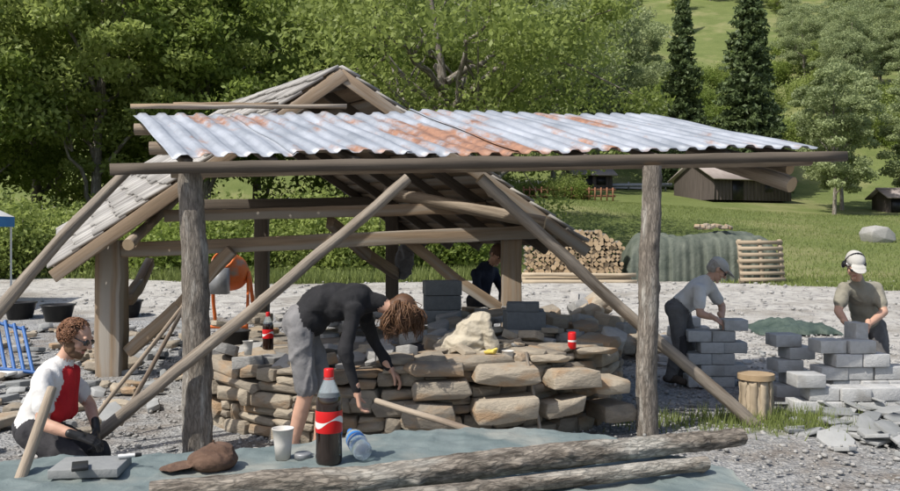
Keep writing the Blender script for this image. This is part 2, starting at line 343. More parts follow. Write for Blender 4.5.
# ------------------------------------------------ terrain
def gz(x,y):
    x=np.asarray(x,dtype=float); y=np.asarray(y,dtype=float)
    base=.3*sstep(12,24,y)
    right=sstep(-6,5,x)
    rise=(3.6*sstep(25,58,y)*(.85+.15*np.sin(x*.13+1)))*right + 1.2*sstep(26,60,y)*(1-right)
    far=np.clip(y-58,0,22)*.15+np.clip(y-76,0,170)*.45
    und=.25*np.sin(x*.21+.5)*np.sin(y*.17)*sstep(26,34,y)
    return base+rise+far+und
def terrain():
    ys=np.concatenate([np.arange(-30,2,2.),np.arange(2,30,.4),np.arange(30,90,1.5),np.arange(90,420,8.)])
    xh=np.concatenate([np.arange(0,22,.5),np.arange(22,60,2.),np.arange(60,420,12.)]); xs=np.concatenate([-xh[::-1][:-1],xh])
    X,Y=np.meshgrid(xs,ys); Z=gz(X,Y)
    near=(Y<24)&(Y>3); Z=Z+near*(.012*np.sin(X*3.1+Y*2)+.012*np.sin(X*1.3-Y*4.1))
    v=np.stack([X.ravel(),Y.ravel(),Z.ravel()],1); nx=len(xs); ny=len(ys)
    i=np.arange(ny-1)[:,None]*nx; j=np.arange(nx-1)[None,:]
    f=np.stack([i+j,i+j+1,i+nx+j+1,i+nx+j],-1).reshape(-1,4)
    mb=MB(); mb.add(v,f); o=mb.build('ground',['ground'],smooth=True)
    x,y=v[:,0],v[:,1]
    bd=23.5-2.5*sstep(2,14,x)+1.2*np.sin(x*.4)
    grass=sstep(bd-.8,bd+.8,y)
    grass=np.maximum(grass,.55*np.exp(-(((x-2.6)/.9)**2+((y-6.9)/.7)**2)))
    grass=np.maximum(grass,.5*np.exp(-(((x-4.4)/1.5)**2+((y-6.9)/.35)**2)))
    pale=sstep(8.3,10.5,y+.15*x)*sstep(.5,2.5,x)+sstep(14,17,y)
    pale=np.clip(pale,0,1)
    c=np.stack([grass,pale,np.zeros_like(x),np.ones_like(x)],1)
    a=o.data.attributes.new('gmask','FLOAT_COLOR','POINT'); a.data.foreach_set('color',c.ravel())
terrain()
def ribbon(name,pts,w,mat,dz=.03):
    pts=np.array(pts); t=np.linspace(0,1,60); tt=np.linspace(0,1,len(pts))
    P=np.stack([np.interp(t,tt,pts[:,0]),np.interp(t,tt,pts[:,1])],1); T=np.gradient(P,axis=0); T/=np.linalg.norm(T,axis=1)[:,None]; Nn=np.stack([-T[:,1],T[:,0]],1)
    rows=[]
    for k in np.linspace(-.5,.5,7):
        q=P+Nn*k*w; rows.append(np.stack([q[:,0],q[:,1],gz(q[:,0],q[:,1])+dz],1))
    V=np.concatenate(rows); n=len(t); i=np.arange(6)[:,None]*n; j=np.arange(n-1)[None,:]
    mb=MB(); mb.add(V,np.stack([i+j,i+j+1,i+n+j+1,i+n+j],-1).reshape(-1,4)); mb.build(name,[mat],smooth=True)
ribbon('road',[(-40,73),(-10,72),(10,71),(14,71.5),(17,72)],5,'road',.08)
# ------------------------------------------------ foliage
def leafquads(mb,c,size,shade,mi,elong=1.0):
    n=len(c); a=RG.normal(size=(n,3)); a/=np.linalg.norm(a,axis=1)[:,None]
    b=RG.normal(size=(n,3)); b-=a*(a*b).sum(1)[:,None]; b/=np.linalg.norm(b,axis=1)[:,None]
    s=(size*RG.uniform(.6,1.3,n))[:,None]
    V=np.stack([c-a*s*elong,c+b*s*.55,c+a*s*elong,c-b*s*.55],1).reshape(-1,3)
    mb.add(V,np.arange(n*4).reshape(-1,4),mi,np.repeat(np.clip(shade,0,1),4))
def deciduous(name,H,CR,trunk,nc,nl,ls,mat='leaf',seed=1,cz=.62,ch=.40,tr=.22,limbs=7,cs_=.24):
    r=np.random.default_rng(seed); mb=MB()
    tp=[A(0,0,-.3),A(.1,0,trunk),A(.2*r.normal(),.2*r.normal(),H*.55),A(.3*r.normal(),.3*r.normal(),H*.85)]
    mb.tube(tp,[tr*1.2,tr,tr*.5,tr*.15],9,0,bump=.08,step=.6)
    cs=[]; tips=[]
    for k in range(limbs):
        az=k*2.4+r.uniform(-.4,.4); z0=trunk*(.7)+ (H*.6-trunk)*k/limbs
        rr=CR*r.uniform(.5,.8); z1=z0+H*r.uniform(.12,.35)
        p1=A(math.cos(az)*rr*.45,math.sin(az)*rr*.45,z0+(z1-z0)*.65); p2=A(math.cos(az)*rr,math.sin(az)*rr,z1)
        mb.tube([A(.1,0,z0),p1,p2],[tr*.5,tr*.3,tr*.08],6,0,bump=.06,step=.7,wander=.25); tips+=[p2,(p1+p2)/2]
        for q in range(3):
            e=p1+A(*(r.normal(size=3)*CR*.25))+A(0,0,H*.06); mb.tube([p1,(p1+e)/2+A(0,0,.2),e],[tr*.22,tr*.12,tr*.04],5,0); tips.append(e)
    while len(cs)<nc:
        u=r.normal(size=3); u/=np.linalg.norm(u); rad=r.uniform(.35,1)**.5
        wob=1+.22*math.sin(3*math.atan2(u[1],u[0])+seed)+.15*math.sin(5*u[2]+seed*2)
        p=A(u[0]*CR*rad*wob,u[1]*CR*rad*wob,H*cz+u[2]*H*ch*rad*wob)
        if p[2]<trunk*.8: continue
        cs.append(p)
    cs+= tips
    for p in cs:
        k=int(nl/len(cs)*r.uniform(.5,1.6)); cr=r.uniform(.45,1.0)*CR*cs_
        u=r.normal(size=(k,3)); u/=np.linalg.norm(u,axis=1)[:,None]; u*=(r.uniform(.1,1.3,k)**.5)[:,None]
        q=p+u*cr*A(1.15,1.15,.65)
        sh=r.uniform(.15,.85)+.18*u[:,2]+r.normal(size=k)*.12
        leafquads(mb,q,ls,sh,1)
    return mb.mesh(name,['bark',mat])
def spruce(name,H,seed=1,CR=2.6):
    r=np.random.default_rng(seed); mb=MB(); mb.tube([A(0,0,-.3),A(0,0,H*.5),A(0,0,H)],[.25,.14,.02],8,0)
    z=H*.04
    while z<H*.99:
        L=CR*(1-z/H)**.85+.12; nb=int(7+L*3)
        for k in range(nb):
            az=r.uniform(0,6.28); l=L*r.uniform(.65,1.15); t=np.linspace(.1,1,int(6+l*16))
            drop=-.35*l*t+.22*l*t**3
            P=np.stack([np.cos(az)*l*t,np.sin(az)*l*t,z+drop],1); P=np.repeat(P,2,0)+r.normal(size=(len(P)*2,3))*A(.10,.10,.09)
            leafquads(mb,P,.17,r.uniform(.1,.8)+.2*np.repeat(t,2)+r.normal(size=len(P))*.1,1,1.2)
        z+=H*.021+r.uniform(0,.12)
    return mb.mesh(name,['bark','needle'])
def shrub(name,W,H,nl,ls,seed=1,mat='leafl'):
    r=np.random.default_rng(seed); mb=MB()
    for k in range(26):
        a=r.uniform(0,6.28); rr=W*r.uniform(0,1)**.6*.8; h=H*r.uniform(.45,1)*(1-.3*rr/W)
        p=A(math.cos(a)*rr,math.sin(a)*rr,0); mb.tube([p*.5,p*.8+A(0,0,h*.6),p+A(0,0,h)],[.03,.02,.006],4,0)
        n=nl//26; q=p+r.normal(size=(n,3))*A(W*.17,W*.17,H*.10); q[:,2]+=h*(.1+.95*r.uniform(0,1,n)**.8)
        leafquads(mb,q,ls,r.uniform(.1,.9)+r.normal(size=n)*.12,1)
    return mb.mesh(name,['bark',mat])
DT=[deciduous('deciduous_a',15,5.0,2.6,90,34000,.125,'leaf',3),
    deciduous('deciduous_b',17,5.4,3.0,100,36000,.13,'leafl',8,ch=.42),
    deciduous('deciduous_c',13,4.4,1.6,80,30000,.12,'leaf',12,cz=.56,ch=.46)]
BIG=deciduous('broad_tree',13.5,8.5,2.2,100,30000,.12,'leafl',21,cz=.64,ch=.36,tr=.34,limbs=14,cs_=.19)
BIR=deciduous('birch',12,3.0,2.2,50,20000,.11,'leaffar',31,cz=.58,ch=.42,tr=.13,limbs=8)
SP=[spruce('spruce_a',20,5,3.2),spruce('spruce_b',17,6,2.6)]
SH=[shrub('shrub_a',1.7,2.2,9000,.075,2),shrub('shrub_b',1.5,1.6,8000,.07,4,'leaf')]
FT=[]
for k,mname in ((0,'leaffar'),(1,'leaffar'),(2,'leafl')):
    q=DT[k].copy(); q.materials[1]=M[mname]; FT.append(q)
def place(me,name,x,y,s=1,rz=None,sz=None,coll=None,sink=0):
    o=bpy.data.objects.new(name,me); o.location=(x,y,float(gz(x,y))-sink); o.rotation_euler[2]=random.uniform(0,6.28) if rz is None else rz
    o.scale=(s,s,sz or s); (coll or SC.collection).objects.link(o); return o
for x,y,k,s in [(-24,36,0,1.0),(-19,33,2,1.0),(-14.5,35,1,.95),(-21,43,1,1.1),(-10.5,37,0,.95),(-15.5,42,2,1.2),(-28,42,1,1.1),(-6.5,43,2,1.1),(-11,48,1,1.1),(-32,50,0,1.2),(-24,52,2,1.3),(-4,52,1,1.1),(-17,56,0,1.3)]:
    place(DT[k],'deciduous_tree',x,y,s)
place(BIG,'broad_deciduous_tree',-.2,34,1.0,rz=.6)
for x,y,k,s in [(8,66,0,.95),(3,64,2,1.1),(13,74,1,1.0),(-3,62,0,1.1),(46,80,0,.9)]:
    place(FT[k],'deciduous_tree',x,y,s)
place(SP[0],'spruce_tree',24.5,70,1.05); place(SP[1],'spruce_tree',20,73,1.05); place(SP[1],'spruce_tree',27.8,76,.9); place(SP[0],'spruce_tree',16.5,82,.9)
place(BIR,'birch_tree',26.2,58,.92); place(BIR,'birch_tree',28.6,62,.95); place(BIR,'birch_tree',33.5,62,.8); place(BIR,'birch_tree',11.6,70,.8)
fc=bpy.data.collections.new('distant_forest_trees')
for i in range(560):
    y=random.uniform(92,245); u=random.uniform(-.68,.68); x=u*y
    if u>.22 and y<150 and random.random()<.72: continue
    k=random.random()
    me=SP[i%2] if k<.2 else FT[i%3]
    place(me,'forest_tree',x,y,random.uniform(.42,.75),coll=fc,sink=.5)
e=empty('distant_forest'); e.instance_type='COLLECTION'; e.instance_collection=fc
sc_=bpy.data.collections.new('shrubbery')
for i in range(120):
    x=random.uniform(-22,1.2); y=random.uniform(25.0,33)
    if x>-.5 and y<27: continue
    place(SH[i%2],'shrub',x,y,random.uniform(.8,1.25),coll=sc_)
for i in range(70):
    x=random.uniform(-3,52); y=random.uniform(80,120); place(SH[i%2],'shrub',x,y,random.uniform(1.0,1.8),coll=sc_)
for i in range(22):
    x=random.uniform(-1,9); y=random.uniform(60,64); place(SH[i%2],'shrub',x,y,random.uniform(.5,.9),coll=sc_)
e=empty('shrub_mass'); e.instance_type='COLLECTION'; e.instance_collection=sc_
def grass():
    mb=MB(); P=[]
    def patch(n,cx,cy,sx,sy,h): 
        x=RG.normal(cx,sx,n); y=RG.normal(cy,sy,n); P.append(np.stack([x,y,np.full(n,h)],1))
    patch(1500,2.75,6.95,.4,.22,.11); patch(700,4.4,6.9,.8,.15,.07); patch(350,1.9,7.0,.3,.15,.08)
    n=26000; x=RG.uniform(-20,24,n); bd=23.5-2.5*sstep(2,14,x)+1.2*np.sin(x*.4); y=bd+np.abs(RG.normal(0,1.6,n))-.3
    P.append(np.stack([x,y,np.where(x<1,.32,.09)],1))
    n=50000; x=RG.uniform(1,30,n); y=RG.uniform(23,56,n); P.append(np.stack([x,y,np.full(n,.09)],1))
    P=np.concatenate(P); n=len(P); h=P[:,2]*RG.uniform(.5,1.4,n); z=gz(P[:,0],P[:,1]); az=RG.uniform(0,6.28,n)
    w=.006+.012*(P[:,1]>15); l=RG.uniform(.1,.6,n)*h; a2=RG.uniform(0,6.28,n)
    b0=np.stack([P[:,0]-np.cos(az)*w,P[:,1]-np.sin(az)*w,z-.01],1); b1=np.stack([P[:,0]+np.cos(az)*w,P[:,1]+np.sin(az)*w,z-.01],1)
    t=np.stack([P[:,0]+np.cos(a2)*l,P[:,1]+np.sin(a2)*l,z+h],1)
    mb.add(np.stack([b0,b1,t],1).reshape(-1,3),np.arange(n*3).reshape(-1,3),0,np.repeat(RG.uniform(.1,1,n),3))
    mb.build('grass',['grassblade'])
grass()
def gravel():
    mb=MB(); v0,f0=ICO[1]; n=15000
    x=RG.uniform(-5.5,6.5,n); y=4.2+RG.uniform(0,1,n)**1.4*10; s=.008+.02*RG.uniform(0,1,n)**3
    n2=2500; x=np.r_[x,RG.uniform(-9,13,n2)]; y=np.r_[y,RG.uniform(10,23,n2)]; s=np.r_[s,.012+.045*RG.uniform(0,1,n2)**4]; n+=n2
    sc=RG.uniform(.6,1.3,(n,3))*A(1,1,.6)
    V=v0[None]*s[:,None,None]*sc[:,None,:]*RG.uniform(.8,1.2,(n,len(v0),1))
    V+=np.stack([x,y,gz(x,y)+s*.3+.008],1)[:,None,:]
    Fc=f0[None]+np.arange(n)[:,None,None]*len(v0)
    mb.add(V.reshape(-1,3),Fc.reshape(-1,3),0,np.repeat(RG.uniform(0,1,n),len(v0)))
    mb.build('gravel',['stone_grey'])
gravel()
# ------------------------------------------------ lean-to shelter with corrugated roof
FL=F(172,162,5.95); FR=F(812,153,6.9); BL=F(133,117,8.1); BR=F(650,117,9.3)
lt=empty('corrugated_roof_shelter')
def roofsheets():
    mb=MB(); nsh=6; 
    spots=[(.12,.05,.85,.25,.22),(.20,.05,.75,.2,.2),(.33,.05,.9,.15,.2),(.42,.05,.45,.5,.26),(.47,.04,.2,.4,.3),(.52,.03,.12,.25,.26),(.56,.05,.8,.3,.16),(.27,.03,.1,.1,.14),(.66,.02,.3,.5,.16),(.80,.03,.7,.35,.28),(.75,.04,.85,.2,.2),(.90,.02,.2,.3,.16),(.05,.03,.2,.3,.12),(.10,.2,.02,.05,.13),(.6,.4,.0,.04,.13)]
    for k in range(nsh):
        u0=k/nsh; u1=(k+1)/nsh+.008; nu=60; nv=16
        lift=.010*(k%2)+RG.uniform(0,.008); slide=RG.uniform(-.02,.015)
        V=[];G=[];Sh=[]
        for j in range(nv+1):
            v=j/nv*1.0+slide*.5
            for i in range(nu+1):
                u=u0+(u1-u0)*i/nu
                p=(FL*(1-u)+FR*u)*(1-v)+(BL*(1-u)+BR*u)*v
                ph=(u*31)%1.0; w=.5-.5*math.cos(2*math.pi*ph); w=sstep(.2,.8,w)
                sag=.014*math.sin(u*9+v*3)+.006*math.sin(u*31+v*11)
                V.append(p+A(0,0,w*.026+lift+sag+.022)); G.append((u*4.9,v*2.6,k*3.1))
                rb=-.05
                for su,wu,sv,wv,am in spots: rb+=am*math.exp(-((u-su)/wu)**2-((v-sv)/wv)**2)
                rb+=.03*(k%2)
                Sh.append(rb)
        V=np.array(V); n1=nu+1
        f=[(j*n1+i,j*n1+i+1,(j+1)*n1+i+1,(j+1)*n1+i) for j in range(nv) for i in range(nu)]
        mb.add(V,f,0,np.array(Sh),np.array(G))
    o=mb.build('corrugated_sheets',['roof'],lt,smooth=True)
    s=o.modifiers.new('s','SOLIDIFY'); s.thickness=.003
roofsheets()
mb=MB()
d0=nrm(FR-FL)
mb.beam(FL-d0*.40+A(0,-.02,-.045),FR+d0*.30+A(0,-.02,-.03),.05,.08,0,n=24,jit=.003)
mb.tube([FL-d0*.05+A(0,.14,-.06),(FL+FR)/2+A(0,.16,-.05),FR+d0*.05+A(0,.14,-.05)],[.045,.045,.045],10,1,2,bump=.06,step=.15)
for v in (.5,.95):
    a=FL*(1-v)+BL*v; b_=FR*(1-v)+BR*v; mb.tube([a+A(0,0,-.10),b_+A(0,0,-.10)],[.055,.05],10,1,2,bump=.06,step=.2)
for u in np.linspace(.02,.97,9):
    a=FL*(1-u)+FR*u; b_=BL*(1-u)+BR*u; mb.beam(a+A(0,.03,-.01),b_+A(0,0,-.02),.06,.06,0)
mb.tube([F(690,152,7.8),F(792,185,6.95)],[.06,.065],14,1,2,bump=.06,step=.1)
mb.tube([F(700,148,8.0),F(790,169,7.1)],[.045,.05],14,1,2,bump=.06,step=.1)
mb.beam(BL+A(-.02,.0,.10),BL*.62+BR*.38+A(0,0,.11),.07,.035,3)
mb.beam(BL+A(.35,.1,.14),BL*.75+BR*.25+A(0,.1,.14),.09,.03,3)
mb.build('roof_frame',['timber_dark','bark2','endwood','timber'],lt)
def log(name,pts,rad,mi,parent=lt,seg=28,bump=.07,wander=.012,fine=.03,knots=3,mats=('bark','barkdark','bark2','endwood')):
    m_=MB(); m_.tube(pts,rad,seg,mi,3,bump=bump,step=.03,wander=wander,fine=fine,knots=knots)
    return m_.build(name,list(mats),parent,smooth=True)
log('post_1',[A(F(197,450,6.1)[0],6.1,-.1),F(196,330,6.1),F(190,170,6.1)],[.108,.10,.085],0,bump=.09)
log('post_2',[A(F(648,434,6.6)[0],6.6,-.1),F(649,300,6.6),F(652,166,6.6)],[.085,.082,.07],0,bump=.09)
log('brace_1',[F(62,463,5.75),F(240,322,5.95),F(408,178,6.2)],[.043,.043,.038],1)
log('brace_2',[F(757,428,6.85),F(620,306,6.9),F(480,178,6.5)],[.052,.048,.045],1)
log('brace_3',[F(-8,318,5.6),F(60,240,5.8),F(128,170,6.1)],[.045,.04,.035],1)
log('tie_pole',[F(120,425,6.3),F(188,300,6.35)],[.018,.014],2,knots=0)
# ------------------------------------------------ gable timber shelter
gs=empty('gable_timber_shelter')
P_=F(340,68,9.0); LE=F(54,270,8.6); RE=F(587,246,9.6); RB=F(232,104,12.0); LB=F(62,232,10.0); REB=RE+A(-1.9,3.0,.05)
def shing(a,b,c,d,rows,cols,name):
    mb=MB()
    nn=nrm(np.cross(b-a,d-a)); 
    if nn[2]<0: nn=-nn
    Q=lambda u,v:(a*(1-u)+b*u)*(1-v)+(d*(1-u)+c*u)*v
    for r_ in range(rows):
        v0=r_/rows; v1=min(1,(r_+1.25)/rows); u=-.01*RG.uniform()
        while u<1:
            w=RG.uniform(.6,1.4)/cols; u1=min(1.01,u+w*.94); jj=RG.uniform(-.012,.012)
            p=[Q(u,v0+jj)+nn*.045,Q(u1,v0+jj)+nn*.045,Q(u1,v1)+nn*.012,Q(u,v1)+nn*.012]
            top=[q+nn*(.022+RG.uniform(0,.01)) for q in p]
            V=np.array(p+top); L=np.linalg.norm(p[3]-p[0]); W=np.linalg.norm(p[1]-p[0]); of=RG.uniform(-20,20,3)
            G=np.array([[0,0,0],[0,W,0],[L,W,0],[L,0,0]]*2)+of
            mb.add(V,np.array([[0,3,2,1],[4,5,6,7],[0,1,5,4],[1,2,6,5],[2,3,7,6],[3,0,4,7]]),0,RG.uniform(),G); u+=w
    nb=14
    for k in range(nb):
        v0=k/nb+.004; v1=(k+1)/nb-.004
        p=[Q(0.005,v0),Q(.995,v0),Q(.995,v1),Q(.005,v1)]; V=np.array(p+[q-nn*.03 for q in p]); L=np.linalg.norm(b-a); of=RG.uniform(-20,20,3)
        G=np.array([[0,0,0],[L,0,0],[L,.15,0],[0,.15,0]]*2)+of
        mb.add(V,np.array([[0,1,2,3],[7,6,5,4],[4,5,1,0],[5,6,2,1],[6,7,3,2],[7,4,0,3]]),1,RG.uniform(),G)
    mb.build(name,['shingle','timber'],gs)
shing(LE,LB,RB,P_,13,16,'shingle_roof_left')
shing(RE,REB,RB,P_,13,16,'shingle_roof_right')
mb=MB()
dn=A(0,-.03,-.07)
mb.beam(P_+dn+A(.05,0,.0),LE+dn,.05,.13,0,n=12); mb.beam(P_+dn,RE+dn,.05,.13,0,n=12)
mb.beam(P_+A(0,.1,-.12),RB+A(0,0,-.12),.12,.16,1)
for t in (.2,.4,.6,.8,1):
    o=(RB-P_)*t; mb.beam(P_+o+dn,RE+(REB-RE)*t+dn,.07,.12,1); mb.beam(P_+o+dn,LE+(LB-LE)*t+dn,.07,.12,1)
def vb(px,d,ytop,w,mi=0):
    x=F(px,0,d)[0]; mb.beam(A(x,d,-.1),A(x,d,F(px,ytop,d)[2]),w,w,mi,up=(0,1,0))
vb(112,9.3,240,.27); vb(511,9.9,228,.23); vb(262,12.0,215,.18,1); vb(392,12.3,205,.18,1)
mb.beam(F(122,250,9.25),F(535,232,9.75),.15,.16,0,n=12)
mb.beam(F(165,216,9.3),F(485,208,9.7),.12,.125,0,n=12)
mb.beam(F(180,205,12),F(470,200,12.4),.14,.14,1)
for a,b_ in ((F(128,352,9.28),F(232,250,9.2)),(F(505,312,9.85),F(408,240,9.8)),(F(330,222,9.6),F(398,275,11.6)),(F(128,300,9.6),F(150,262,10.8))):
    mid=(a+b_)/2+A(0,0,-.05); mb.beam(a,mid,.11,.13,0,n=4); mb.beam(mid,b_,.11,.13,0,n=4)
mb.build('timber_frame',['timber','timber_dark'],gs,bevel=.008)
m_=MB(); m_.tube([F(385,192,9.7),F(545,223,9.3)],[.07,.075],14,0,1,bump=.05,step=.1)
m_.tube([F(128,245,8.5),F(185,190,11)],[.06,.05],12,0,1,bump=.05,step=.1)
m_.build('purlin_logs',['bark2','endwood'],gs,smooth=True)
# ------------------------------------------------ round stone kiln
kl=empty('stone_kiln'); KC=A(-.42,8.15); KR=1.98
mb=MB()
def wallh(th):
    x=KC[0]+KR*math.cos(th)
    return float(np.interp(x,[-2.4,-2.1,-1.6,-1.0,-.55,-.2,.6,1.6],[.46,.52,.55,.54,.60,.68,.73,.72]))
z0=-.03
while z0<.74:
    h=RG.uniform(.08,.17); th=math.radians(-215)+RG.uniform(0,.1)
    while th<math.radians(35):
        big=RG.uniform()<.35
        L=RG.uniform(.30,.58) if big else RG.uniform(.10,.28); dth=L/KR; t=th+dth/2; H=wallh(t)
        if z0+h*.5<H:
            hh=min(h*RG.uniform(.90,1.12),H-z0+.05); rr=KR-RG.uniform(.10,.17)
            c=A(KC[0]+rr*math.cos(t),KC[1]+rr*math.sin(t),z0+hh/2+RG.uniform(-.01,.01))
            if hh>.11 and RG.uniform()<.35:
                k_=RG.uniform(.35,.65)
                mb.rock(c+A(0,0,hh*(k_*-.5+.5)),(.28,L*1.03,hh*k_*1.04),t,.04,0,kind='wall'); mb.rock(c-A(0,0,hh*k_*.5),(.3,L*1.03,hh*(1-k_)*1.04),t,.04,0,kind='wall')
            else: mb.rock(c,(.32,L*1.05,hh*1.08),t,.05,0,kind='wall',bev=.09)
        th+=dth
    z0+=h*.98
mb.build('wall_stones',['stone'],kl)
mb=MB(); prof=[(KR-.10,-.05),(KR-.10,.38),(KR-.2,.46),(KR-.3,.50),(.9,.54),(.001,.56)]
mb.lathe(prof,(KC[0],KC[1],0),seg=60); mb.build('mortar_core',['mortar'],kl,smooth=True)
mb=MB()
for i in range(200):
    a=RG.uniform(0,6.28); r_=KR*.93*math.sqrt(RG.uniform(.05,1)); x=KC[0]+r_*math.cos(a); y=KC[1]+r_*math.sin(a)
    H=wallh(math.atan2(y-KC[1],x-KC[0]) if y<KC[1] else -1)
    s=RG.uniform(.07,.26)
    mb.rock((x,y,min(H,.66)-.02+RG.uniform(0,.05)+.03*(y>8)),(s*1.4,s,s*RG.uniform(.2,.5)),None,.2,0 if RG.uniform()<.5 else 1)
for px,py,d,sx,sz in ((436,366,6.2,.46,.10),(505,372,6.25,.52,.15),(440,388,6.18,.46,.16),(505,408,6.16,.5,.18),(430,412,6.18,.4,.18),(570,378,6.45,.42,.16),(603,384,6.6,.3,.13),(560,405,6.42,.34,.15),(545,357,6.6,.34,.06),(590,350,6.9,.35,.06),(610,410,6.7,.3,.15)):
    mb.rock(F(px,py,d),(.34,sx,sz),-math.pi/2+(px-432)*.0018,.05,0,kind='wall',bev=.09)
for px,py,d,s in ((325,338,8.4,.24),(352,330,9.0,.3),(395,350,7.2,.22),(615,338,7.6,.26),(625,328,8.2,.25),(228,350,6.9,.2),(250,362,6.6,.24)):
    mb.rock(F(px,py,d),(s*1.2,s,s*.45),None,.2,1)
mb.build('rubble',['stone','stone_grey'],kl)
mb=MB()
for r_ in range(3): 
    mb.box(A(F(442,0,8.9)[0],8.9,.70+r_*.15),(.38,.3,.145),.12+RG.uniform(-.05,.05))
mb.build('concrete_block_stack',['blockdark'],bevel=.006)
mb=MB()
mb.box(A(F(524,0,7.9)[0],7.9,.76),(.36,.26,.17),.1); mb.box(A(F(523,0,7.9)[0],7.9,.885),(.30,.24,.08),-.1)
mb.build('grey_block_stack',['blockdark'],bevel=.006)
mb=MB()
for i in range(100):
    x=RG.uniform(1.0,2.75); y=RG.uniform(9.8,13.0); s=RG.uniform(.15,.48)
    hh=.75*math.exp(-((x-1.8)/.6)**2-((y-11.3)/1.2)**2)
    mb.rock((x,y,hh*RG.uniform(.1,1.0)+s*.2),(s*1.2,s,s*.7),None,.5,0 if RG.uniform()<.7 else 1)
mb.build('rock_pile',['stone','stone_grey'])
mb=MB()
for i in range(300):
    x=RG.uniform(-6.8,-2.6); y=RG.uniform(6,14); s=RG.uniform(.08,.36)
    mb.rock((x,y,.02+.05*RG.uniform()),(s,s*RG.uniform(.5,1),RG.uniform(.03,.1)),None,.15,1 if RG.uniform()<.5 else 0)
mb.build('stone_debris',['stone','slate'])
mb=MB()
for i in range(150):
    x=RG.normal(3.55,.5); y=RG.normal(6.6,.42); s=RG.uniform(.1,.36)
    if x<2.6: continue
    mb.rock((x,y,.02+.14*RG.uniform()*math.exp(-((x-3.6)/.5)**2)),(s,s*RG.uniform(.5,1),RG.uniform(.015,.04)),None,.18,0)
for i in range(60):
    s=RG.uniform(.06,.24); mb.rock((RG.uniform(2.4,6),RG.uniform(7.3,12),.02),(s,s*.7,.03),None,.12,0)
mb.build('slate_pile',['slate'])
def stackwall(name,x0,y0,cols,rowsfn,rz,bl=.25,bd=.2,bh=.12,z=0):
    mb=MB(); dirx=A(math.cos(rz),math.sin(rz),0)
    for c in range(cols):
        for r_ in range(rowsfn(c)):
            off=(r_%2)*bl*.5
            p=A(x0,y0,z)+dirx*(c*bl+off)+A(RG.uniform(-.008,.008),RG.uniform(-.02,.02),bh*(r_+.5))
            mb.box(p,(bl-.006,bd,bh-.005),rz+RG.uniform(-.04,.04))
    return mb.build(name,['block'],None,bevel=.006)
X=lambda px,d:(px-450)/S*d
stackwall('aerated_block_wall',X(828,7.75),7.75,4,lambda c:(5,5,3,3)[c],.05,.25,.24,.12)
stackwall('aerated_block_wall',X(808,7.35),7.4,4,lambda c:(3,2,2,2)[c],.0,.26,.22,.118)
stackwall('aerated_block_stack',X(784,8.2),8.2,1,lambda c:5,.1,.26,.24,.12)
stackwall('aerated_block_stack',X(697,8.75),8.75,2,lambda c:(5,6)[c],-.05,.24,.24,.115)
stackwall('aerated_block_stack',X(668,10.2),10.2,2,lambda c:(4,5)[c],-.05,.24,.24,.115)
mb=MB(); sx=X(758,7.1); mb.tube([A(sx,7.15,-.02),A(sx,7.15,.34)],[.125,.12],20,0,1,bump=.03,step=.05); 
for k in range(9): 
    a=k*.7; mb.beam(A(sx+.125*math.cos(a),7.15+.125*math.sin(a),0),A(sx+.123*math.cos(a),7.15+.123*math.sin(a),.33),.06,.02,0,up=(math.cos(a),math.sin(a),0))
mb.tube([A(sx,7.15,.34),A(sx,7.15,.385)],[.15,.15],22,1,1); mb.build('chopping_block',['timber_light','endwood'])
mb=MB(); y=22.8; g0=float(gz(3.3,22.8)); zz=g0+.28; row=0
while zz<g0+1.35:
    x=2.05+(row%2)*.06
    lim=4.65-max(0,(zz-g0-1.0))*1.6
    while x<lim:
        r_=RG.uniform(.045,.09); pts=RG.uniform(-.06,.06)
        if zz+.0<g0+1.1+.25*math.sin(x*2.2)+.1:
            n=int(RG.integers(3,7)); sh=RG.uniform()
            mb.tube([A(x,y+pts,zz+RG.uniform(-.02,.02)),A(x+RG.uniform(-.02,.02),y+.45,zz)],[r_,r_],n,0,1,shade=sh)
        x+=r_*1.7
    zz+=.105; row+=1
mb.box((3.35,22.75,g0+.12),(2.9,.5,.16),mi=2); mb.beam(A(1.9,22.4,g0+.22),A(4.9,22.4,g0+.2),.05,.1,2); mb.beam(A(1.9,22.3,g0+.03),A(4.9,22.3,g0+.03),.1,.1,2)
mb.build('firewood_stack',['bark','endwood','timber_light'])
def drape(name,x0,x1,y0,y1,h,base,mat,seed,k=1.0):
    nx,ny=110,36; V=[]
    for j in range(ny+1):
        for i in range(nx+1):
            u=i/nx*2-1; v=j/ny*2-1
            e=(1-abs(u)**(9 if k==1 else 3))*(1-abs(v)**(6 if k==1 else 3))
            V.append((x0+(x1-x0)*(i/nx),y0+(y1-y0)*(j/ny),0,e))
    V=np.array(V); q=np.stack([V[:,0],V[:,1],np.zeros(len(V))],1)/k
    z=V[:,3]**.6*(h+k*.12*sn(q*1.3,seed)+k*.07*np.abs(sn(q*4,seed+5))) ; fold=k*(1-V[:,3])*.16*sn(q*A(6,1,1),seed+1)
    P=np.stack([V[:,0]+fold*.5,V[:,1]+fold,base+z+.03*k*np.abs(sn(q*8,seed+3))],1)
    f=[(j*(nx+1)+i,j*(nx+1)+i+1,(j+1)*(nx+1)+i+1,(j+1)*(nx+1)+i) for j in range(ny) for i in range(nx)]
    m_=MB(); m_.add(P,f); return m_.build(name,[mat],smooth=True)
drape('tarp_covered_woodpile',4.75,9.0,22.8,24.6,1.3,float(gz(7,23))-.05,'tarpgreen',3)
drape('folded_tarpaulin',4.75,6.05,13.0,14.0,.13,float(gz(5.3,13.5))+.005,'tarpdark',8,.45)
mb=MB()
for i in range(9): mb.rock((7.3+RG.uniform(-.5,.5),23.4,1.75+RG.uniform(0,.05)),(.28,.25,.1),None,.2,0)
mb.build('loose_stones',['stone'])
